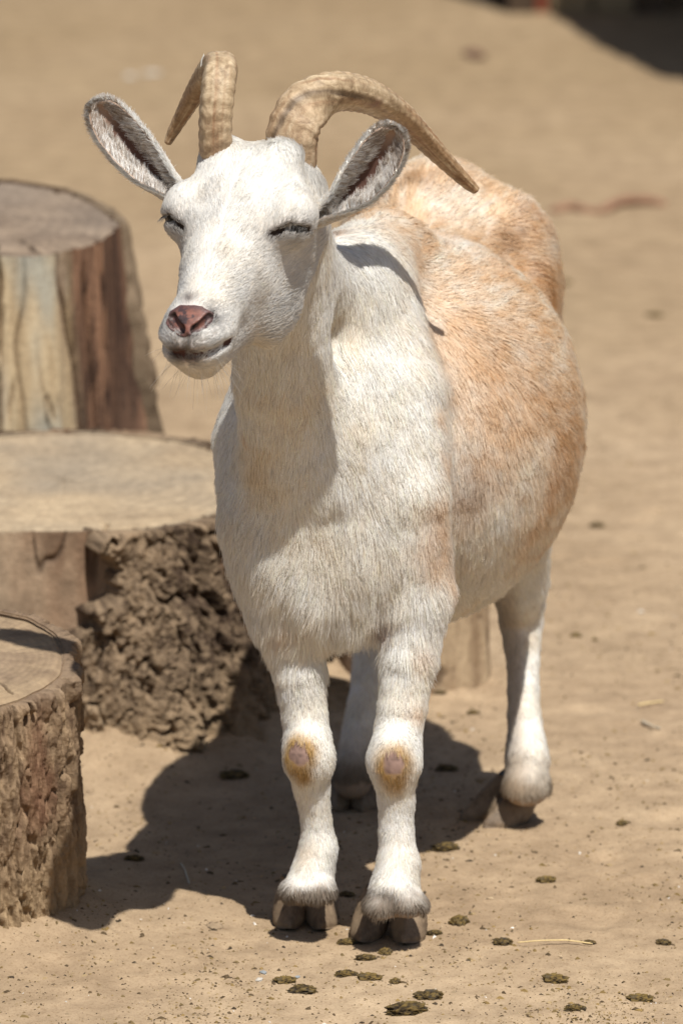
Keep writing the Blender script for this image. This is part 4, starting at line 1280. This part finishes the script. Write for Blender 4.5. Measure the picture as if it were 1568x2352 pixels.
PM = []
for k in range(6):
    q, F, c = pellet_mesh(k, (0, 1, 0, 2, 0, 1)[k])
    o = mesh_np('dropping', q, F, M_DUNG, colors=c); PM.append(o.data); bpy.data.objects.remove(o)
DG = 'dried goat droppings scattered on the sand'
DROPS = [
    (655, 2246, 24, 0, -12, 'dark dried dropping left of the yellowish one, in front of the goat'),
    (695, 2270, 29, 5, 14, 'yellowish crumbly dropping, nearest below the dark one in front of the goat'),
    (795, 2232, 24, 4, 5, 'dark dropping lying alone below the gap between the front feet'),
    (850, 2242, 27, 0, 8, 'olive brown long dropping just right of the one under the gap between front feet'),
    (906, 2250, 13, 3, 20, 'small dark crumb of dropping at the right end of a row of three'),
    (985, 2284, 30, 2, -10, 'long dark dropping with a grey bit, nearer the viewer than the right front hoof'),
    (930, 2318, 42, 1, -18, 'largest flattened straw coloured dropping at the bottom edge of the view'),
    (1155, 2165, 21, 2, 8, 'compact dark dropping at the left end of the long straw'),
    (1352, 2160, 14, 5, 5, 'small olive dropping at the right end of the long straw'),
    (1276, 2250, 28, 0, 14, 'dropping black at one end and golden at the other, below the long straw'),
    (1320, 2320, 22, 4, 5, 'rounded dark dropping second from the bottom right corner'),
    (1470, 2292, 28, 0, -3, 'smooth dark sausage shaped dropping nearest the bottom right corner'),
    (1524, 2162, 17, 2, 20, 'small pointed dropping near the right edge, level with the long straw'),
    (1053, 2115, 22, 3, 12, 'lumpy two tone dropping right of the right front hoof'),
    (995, 2138, 17, 1, -8, 'flat brown dropping touching the shadow right of the right front hoof'),
    (838, 2194, 22, 1, 4, 'flat olive dropping pressed against the sand below the right front hoof'),
    (798, 2155, 22, 4, 4, 'black dropping beside the inner toe of the right front hoof'),
    (884, 2180, 16, 3, 0, 'dark dropping squeezed under the split of the right front hoof'),
    (1254, 2015, 21, 0, -14, 'curled golden brown dropping below the right hind hoof'),
    (1426, 1890, 13, 3, 40, 'round black pellet by itself, right of the right hind hoof'),
    (1025, 1764, 24, 5, 6, 'dark dropping in the belly shadow beside the right knee'),
    (540, 1782, 30, 2, 2, 'long dark dropping in the shadow left of the left knee'),
    (308, 1968, 20, 4, 6, 'dropping half grey half ochre on the lit sand at the edge of the head shadow'),
    (1020, 1947, 28, 1, -10, 'long thin dropping in the shadow between right front leg and hind hoof'),
    (1086, 1636, 14, 4, -5, 'dark oval dropping in front of the small pale stump'),
    (1321, 1453, 13, 3, 5, 'dark dropping on the open sand right of the belly'),
    (1365, 1462, 7, 3, 5, 'tiny dark crumb beside the dropping right of the belly'),
    (1010, 1606, 13, 5, 0, 'dark dropping at the foot of the small pale stump'),
    (796, 2052, 17, 5, 8, 'dropping in the shadow between the two front feet'),
    (806, 1610, 12, 2, 60, 'dark dropping behind the front legs near the left hind leg'),
    (1370, 1205, 16, 5, 0, 'olive flat dropping far right, level with the chest'),
    (1230, 1635, 8, 0, 0, 'ochre crumb of dropping just right of the right hind leg'),
    (1500, 722, 18, 1, 0, 'blurred brown flat dropping far back near the right edge'),
    (1300, 650, 11, 3, 0, 'blurred dark dropping on the sand right of the goat\'s rump'),
]
for (px, py, w, k, rot, lab) in DROPS:
    p = G(px, py); dist = np.linalg.norm(p - CAM); sz = w / FPX * dist
    o = bpy.data.objects.new('dropping', PM[k]); sc.collection.objects.link(o)
    o.location = (p[0], p[1], gz(p[0], p[1]) + sz * 0.12); o.scale = (sz, sz * 1.05, sz * 0.95); o.rotation_euler = (0, 0, math.radians(-rot + random.uniform(-4, 4)))
    tag(o, lab, 'dropping', DG)


def stem(name, pts, r, mat_, label, cat, group=None, flat=0.6):
    n = 24; t = np.linspace(0, 1, n)
    P_ = np.array(pts); C = np.stack([np.interp(t, np.linspace(0, 1, len(P_)), P_[:, k]) for k in range(3)], 1)
    C[1:-1] = (C[:-2] + C[1:-1] * 2 + C[2:]) / 4
    T = unit(np.gradient(C, axis=0)); up_ = np.array([0, 0, 1.0]); A = unit(np.cross(T, up_)); B = np.cross(A, T)
    ph = np.linspace(0, 2 * math.pi, 8, endpoint=False)
    rr = r * (1 + 0.2 * vnoise(C * 90, 801)) * np.where((t < 0.02) | (t > 0.98), 0.5, 1)
    X = C[None] + np.cos(ph)[:, None, None] * rr[None, :, None] * A[None] + np.sin(ph)[:, None, None] * rr[None, :, None] * flat * B[None]
    V = X.reshape(-1, 3); cen = V.mean(0); cen[2] = 0
    F = [tuple(f) for f in grid_faces(8, n, True)[:, ::-1]] + [tuple(i * n for i in range(8)), tuple(i * n + n - 1 for i in range(8))[::-1]]
    o = mesh_np(name, V - cen, F, mat_); o.location = cen
    return tag(o, label, cat, group)


def gp3(px, py, dz=0.0):
    p = G(px, py); p[2] = gz(p[0], p[1]) + dz; return p


M_STRAW = mat_flat('straw', (0.62, 0.47, 0.23), 0.6, 0.3, 300, 0.4)
M_GREYSTRAW = mat_flat('grey_straw', (0.42, 0.38, 0.30), 0.7, 0.3, 300, 0.4)
M_STICK = mat_flat('red_stick', (0.24, 0.135, 0.085), 0.85, 0.2, 60, 0.7, 0.003)
M_STONE = mat_flat('pale_stone', (0.50, 0.46, 0.40), 0.8, 0.3, 40, 0.5, 0.002)
M_TANSTONE = mat_flat('tan_stone', (0.30, 0.22, 0.14), 0.9, 0.2, 60, 0.5, 0.002)
M_BLUESTONE = mat_flat('grey_stone', (0.27, 0.29, 0.30), 0.7, 0.3, 60, 0.5, 0.002)
M_CLOD = mat_flat('brown_clod', (0.17, 0.10, 0.07), 0.95, 0.1, 60, 0.6, 0.004)
stem('straw', [gp3(1186, 2165, .003), gp3(1240, 2169, .005), gp3(1300, 2164, .004), gp3(1360, 2168, .003)], 0.0011, M_STRAW, 'long straight yellow straw lying on the sand between two droppings', 'straw', 'bits of straw on the sand')
stem('straw', [gp3(416, 1978, .003), gp3(425, 2008, .006), gp3(435, 2034, .003)], 0.0009, M_GREYSTRAW, 'short pale grey straw lying in the shadow of the goat\'s head', 'straw', 'bits of straw on the sand')
stem('straw', [gp3(1472, 1656, .003), gp3(1495, 1668, .004), gp3(1515, 1678, .003)], 0.0013, M_GREYSTRAW, 'short brownish straw slanting down near the right edge, level with the hind leg', 'straw', 'bits of straw on the sand')
stem('straw', [gp3(1464, 1619, .003), gp3(1490, 1615, .004), gp3(1522, 1609, .003)], 0.0015, M_STRAW, 'yellow straw above the brownish one near the right edge', 'straw', 'bits of straw on the sand')
stem('stick', [gp3(1262, 486, .0), gp3(1310, 478, .008), gp3(1345, 484, .001), gp3(1380, 486, .003), gp3(1420, 470, .010), gp3(1480, 465, .008), gp3(1530, 468, .0)], 0.009, M_STICK, 'blurred reddish brown stick lying on the sand behind the goat', 'stick', None, 0.9)


def pebble(px, py, w, mat_, label, name='pebble', cat='pebble', hgt=0.6, group=None):
    q, F, c = pellet_mesh(px % 7, 1)
    p = G(px, py); s_ = w / FPX * np.linalg.norm(p - CAM)
    o = mesh_np(name, q * np.array([1, 0.9, hgt]) * s_, F, mat_); o.location = (p[0], p[1], gz(p[0], p[1]) + 0.2 * s_ * hgt); o.rotation_euler = (0, 0, px)
    return tag(o, label, cat, group)


pebble(452, 1686, 9, M_BLUESTONE, 'blue grey pebble at the foot of the broad cracked stump')
pebble(683, 2235, 9, M_BLUESTONE, 'small blue grey pebble above the yellowish dropping in front')
pebble(605, 2228, 10, M_BLUESTONE, 'small dark grey stone left of the droppings in front of the goat')
pebble(595, 2242, 12, M_STONE, 'flat greenish grey pebble below the dark stone at the front')
pebble(349, 166, 20, M_STONE, 'brighter of two blurred white pebbles far behind the left ear')
pebble(300, 172, 18, M_STONE, 'dimmer of two blurred white pebbles far behind the left ear')
pebble(1092, 128, 34, M_CLOD, 'blurred dark brown clod of earth far back above the right horn', 'earth_clod', 'clod', 0.8)
pebble(492, 2120, 26, M_TANSTONE, 'flat tan stone half buried in the sand between stump and left hoof', 'flat_stone', 'stone', 0.18)

# loose crumbs of soil, grit and chaff: too many to count
tv = np.array([[1, 0, -0.3], [-0.5, 0.8, -0.3], [-0.6, -0.7, -0.3], [0.1, 0.05, 0.7], [0.5, 0.6, 0.2], [-0.3, -0.1, 0.5]])
tf = np.array([[0, 4, 3], [4, 1, 3], [1, 5, 3], [1, 2, 5], [2, 0, 3], [2, 3, 5], [0, 2, 1], [0, 1, 4]])
nC = 34000
pxs = rng.uniform(-60, 1640, nC); pys = 2400 - 1500 * rng.random(nC) ** 1.7
pos = np.array([G(x, y) for x, y in zip(pxs, pys)])
dens_n = fbm(pos * np.array([9, 5, 1]), 901, 3)
keep = rng.random(nC) < 0.5 + 0.8 * dens_n; pos = pos[keep]; nC = len(pos)
sz = np.exp(rng.normal(math.log(0.0008), 0.45, nC)); big = rng.random(nC) < 0.05; sz = np.where(big, sz * 2.4, sz); sz = np.clip(sz, 0.0003, 0.0026)
pos[:, 2] = ground_z(pos[:, 0], pos[:, 1]) + sz * 0.15
ang = rng.uniform(0, 2 * math.pi, nC); asp = rng.uniform(0.8, 2.6, nC)
loc = tv[None] * rng.uniform(0.7, 1.3, (nC, 6, 1)) * sz[:, None, None]
loc[:, :, 0] *= asp[:, None]
x = loc[:, :, 0] * np.cos(ang)[:, None] - loc[:, :, 1] * np.sin(ang)[:, None]; y = loc[:, :, 0] * np.sin(ang)[:, None] + loc[:, :, 1] * np.cos(ang)[:, None]
V = np.stack([x, y, loc[:, :, 2]], -1) + pos[:, None]
F = (tf[None] + (np.arange(nC) * 6)[:, None, None]).reshape(-1, 3)
pal = np.array([[0.10, 0.07, 0.04], [0.17, 0.12, 0.055], [0.22, 0.15, 0.06], [0.06, 0.045, 0.03], [0.30, 0.22, 0.12], [0.62, 0.58, 0.52], [0.33, 0.25, 0.16]])
ci = rng.choice(7, nC, p=[.25, .22, .16, .13, .13, .01, .10])
crumbs = mesh_np('soil_crumbs', V.reshape(-1, 3), F, M_CRUMB, smooth=False, colors=np.repeat(pal[ci] * rng.uniform(0.75, 1.2, (nC, 1)), 6, 0))
tag(crumbs, kind='stuff')

# ------------------------------------------------------------------ the timber shelter at the far right
M_TIMBER = mat_flat('dark_timber', (0.085, 0.058, 0.038), 0.9, 0.15, 20, 0.6, 0.004)
M_TIMBER2 = mat_flat('tan_timber', (0.27, 0.20, 0.115), 0.9, 0.15, 20, 0.5, 0.004)
M_REDPOST = mat_flat('red_post', (0.20, 0.055, 0.03), 0.85, 0.2, 20, 0.4, 0.003)


def box(name, lo, hi, m, parent, jitter=0.004, origin=(0, 0, 0)):
    lo = np.array(lo, float) - origin; hi = np.array(hi, float) - origin
    n = 5
    g = np.linspace(0, 1, n)
    V = []; F = []
    for ax in range(3):
        for s_ in (0, 1):
            A_, B_ = np.meshgrid(g, g, indexing='ij'); q = np.zeros((n * n, 3)); o_ = [i for i in range(3) if i != ax]
            q[:, o_[0]] = A_.reshape(-1); q[:, o_[1]] = B_.reshape(-1); q[:, ax] = s_
            f = grid_faces(n, n) + sum(len(v_) for v_ in V)
            if (s_ == 0) == (ax != 1): f = f[:, ::-1]
            V.append(q); F.append(f)
    V = lo + np.concatenate(V) * (hi - lo)
    V = V + nvec(V * 7 + origin[0], 911) * jitter
    return mesh_np(name, V, np.concatenate(F), m, parent, smooth=False)


SH = np.array([1.30, 7.1, 0.0])
shel = empty('timber_shelter', SH, 'dark open fronted timber shelter at the far top right corner, mostly in shade', 'shelter')
bx = lambda name, lo, hi, m, j=0.004: box(name, lo, hi, m, shel, j, SH)
bx('post', (0.335, 6.40, -0.05), (0.385, 6.46, 1.3), M_TIMBER)
bx('post', (0.390, 6.415, -0.05), (0.412, 6.455, 1.3), M_REDPOST)
for i, xx in enumerate(np.linspace(0.418, 0.505, 2)):
    bx('plank', (xx, 6.42, -0.05 + 0.012 * i), (xx + 0.078, 6.45, 1.25), M_TIMBER2)
bx('post', (0.588, 6.38, -0.05), (0.640, 6.45, 1.3), M_TIMBER)
for i in range(9):
    bx('plank', (0.34, 7.60, i * 0.15), (2.6, 7.63, i * 0.15 + 0.145), M_TIMBER)
for i in range(9):
    bx('plank', (0.30, 6.50, i * 0.15), (0.33, 7.60, i * 0.15 + 0.145), M_TIMBER)
bx('post', (2.55, 5.3, -0.05), (2.65, 5.4, 1.3), M_TIMBER)
# unseen roof, added and drawn forward on the right to cast shade: jagged boards
edge = [(0.30, 6.35), (0.40, 6.35), (0.50, 6.33), (0.60, 6.10), (0.68, 5.80), (0.76, 5.30), (0.84, 5.00), (0.95, 4.8), (1.1, 4.65), (1.32, 4.6), (1.5, 4.55), (1.75, 4.55), (2.0, 4.55), (2.3, 4.55)]
ex = np.concatenate([np.arange(0.30, 0.55, 0.05), np.arange(0.55, 1.1, 0.0125), np.arange(1.1, 2.64, 0.07)])
for x0 in ex:
    y0 = float(np.interp(x0, [e[0] for e in edge], [e[1] for e in edge])) + random.uniform(-0.03, 0.03)
    bx('shadow_roof_board', (x0, y0, 1.30), (x0 + (0.0122 if 0.54 < x0 < 1.09 else 0.049 if x0 < 0.6 else 0.069), 7.7, 1.335), M_TIMBER, 0.003)
bx('roof_beam', (0.30, 6.44, 1.22), (2.6, 6.50, 1.295), M_TIMBER)

shel.location = SH - np.array([0, 0.2, 0])
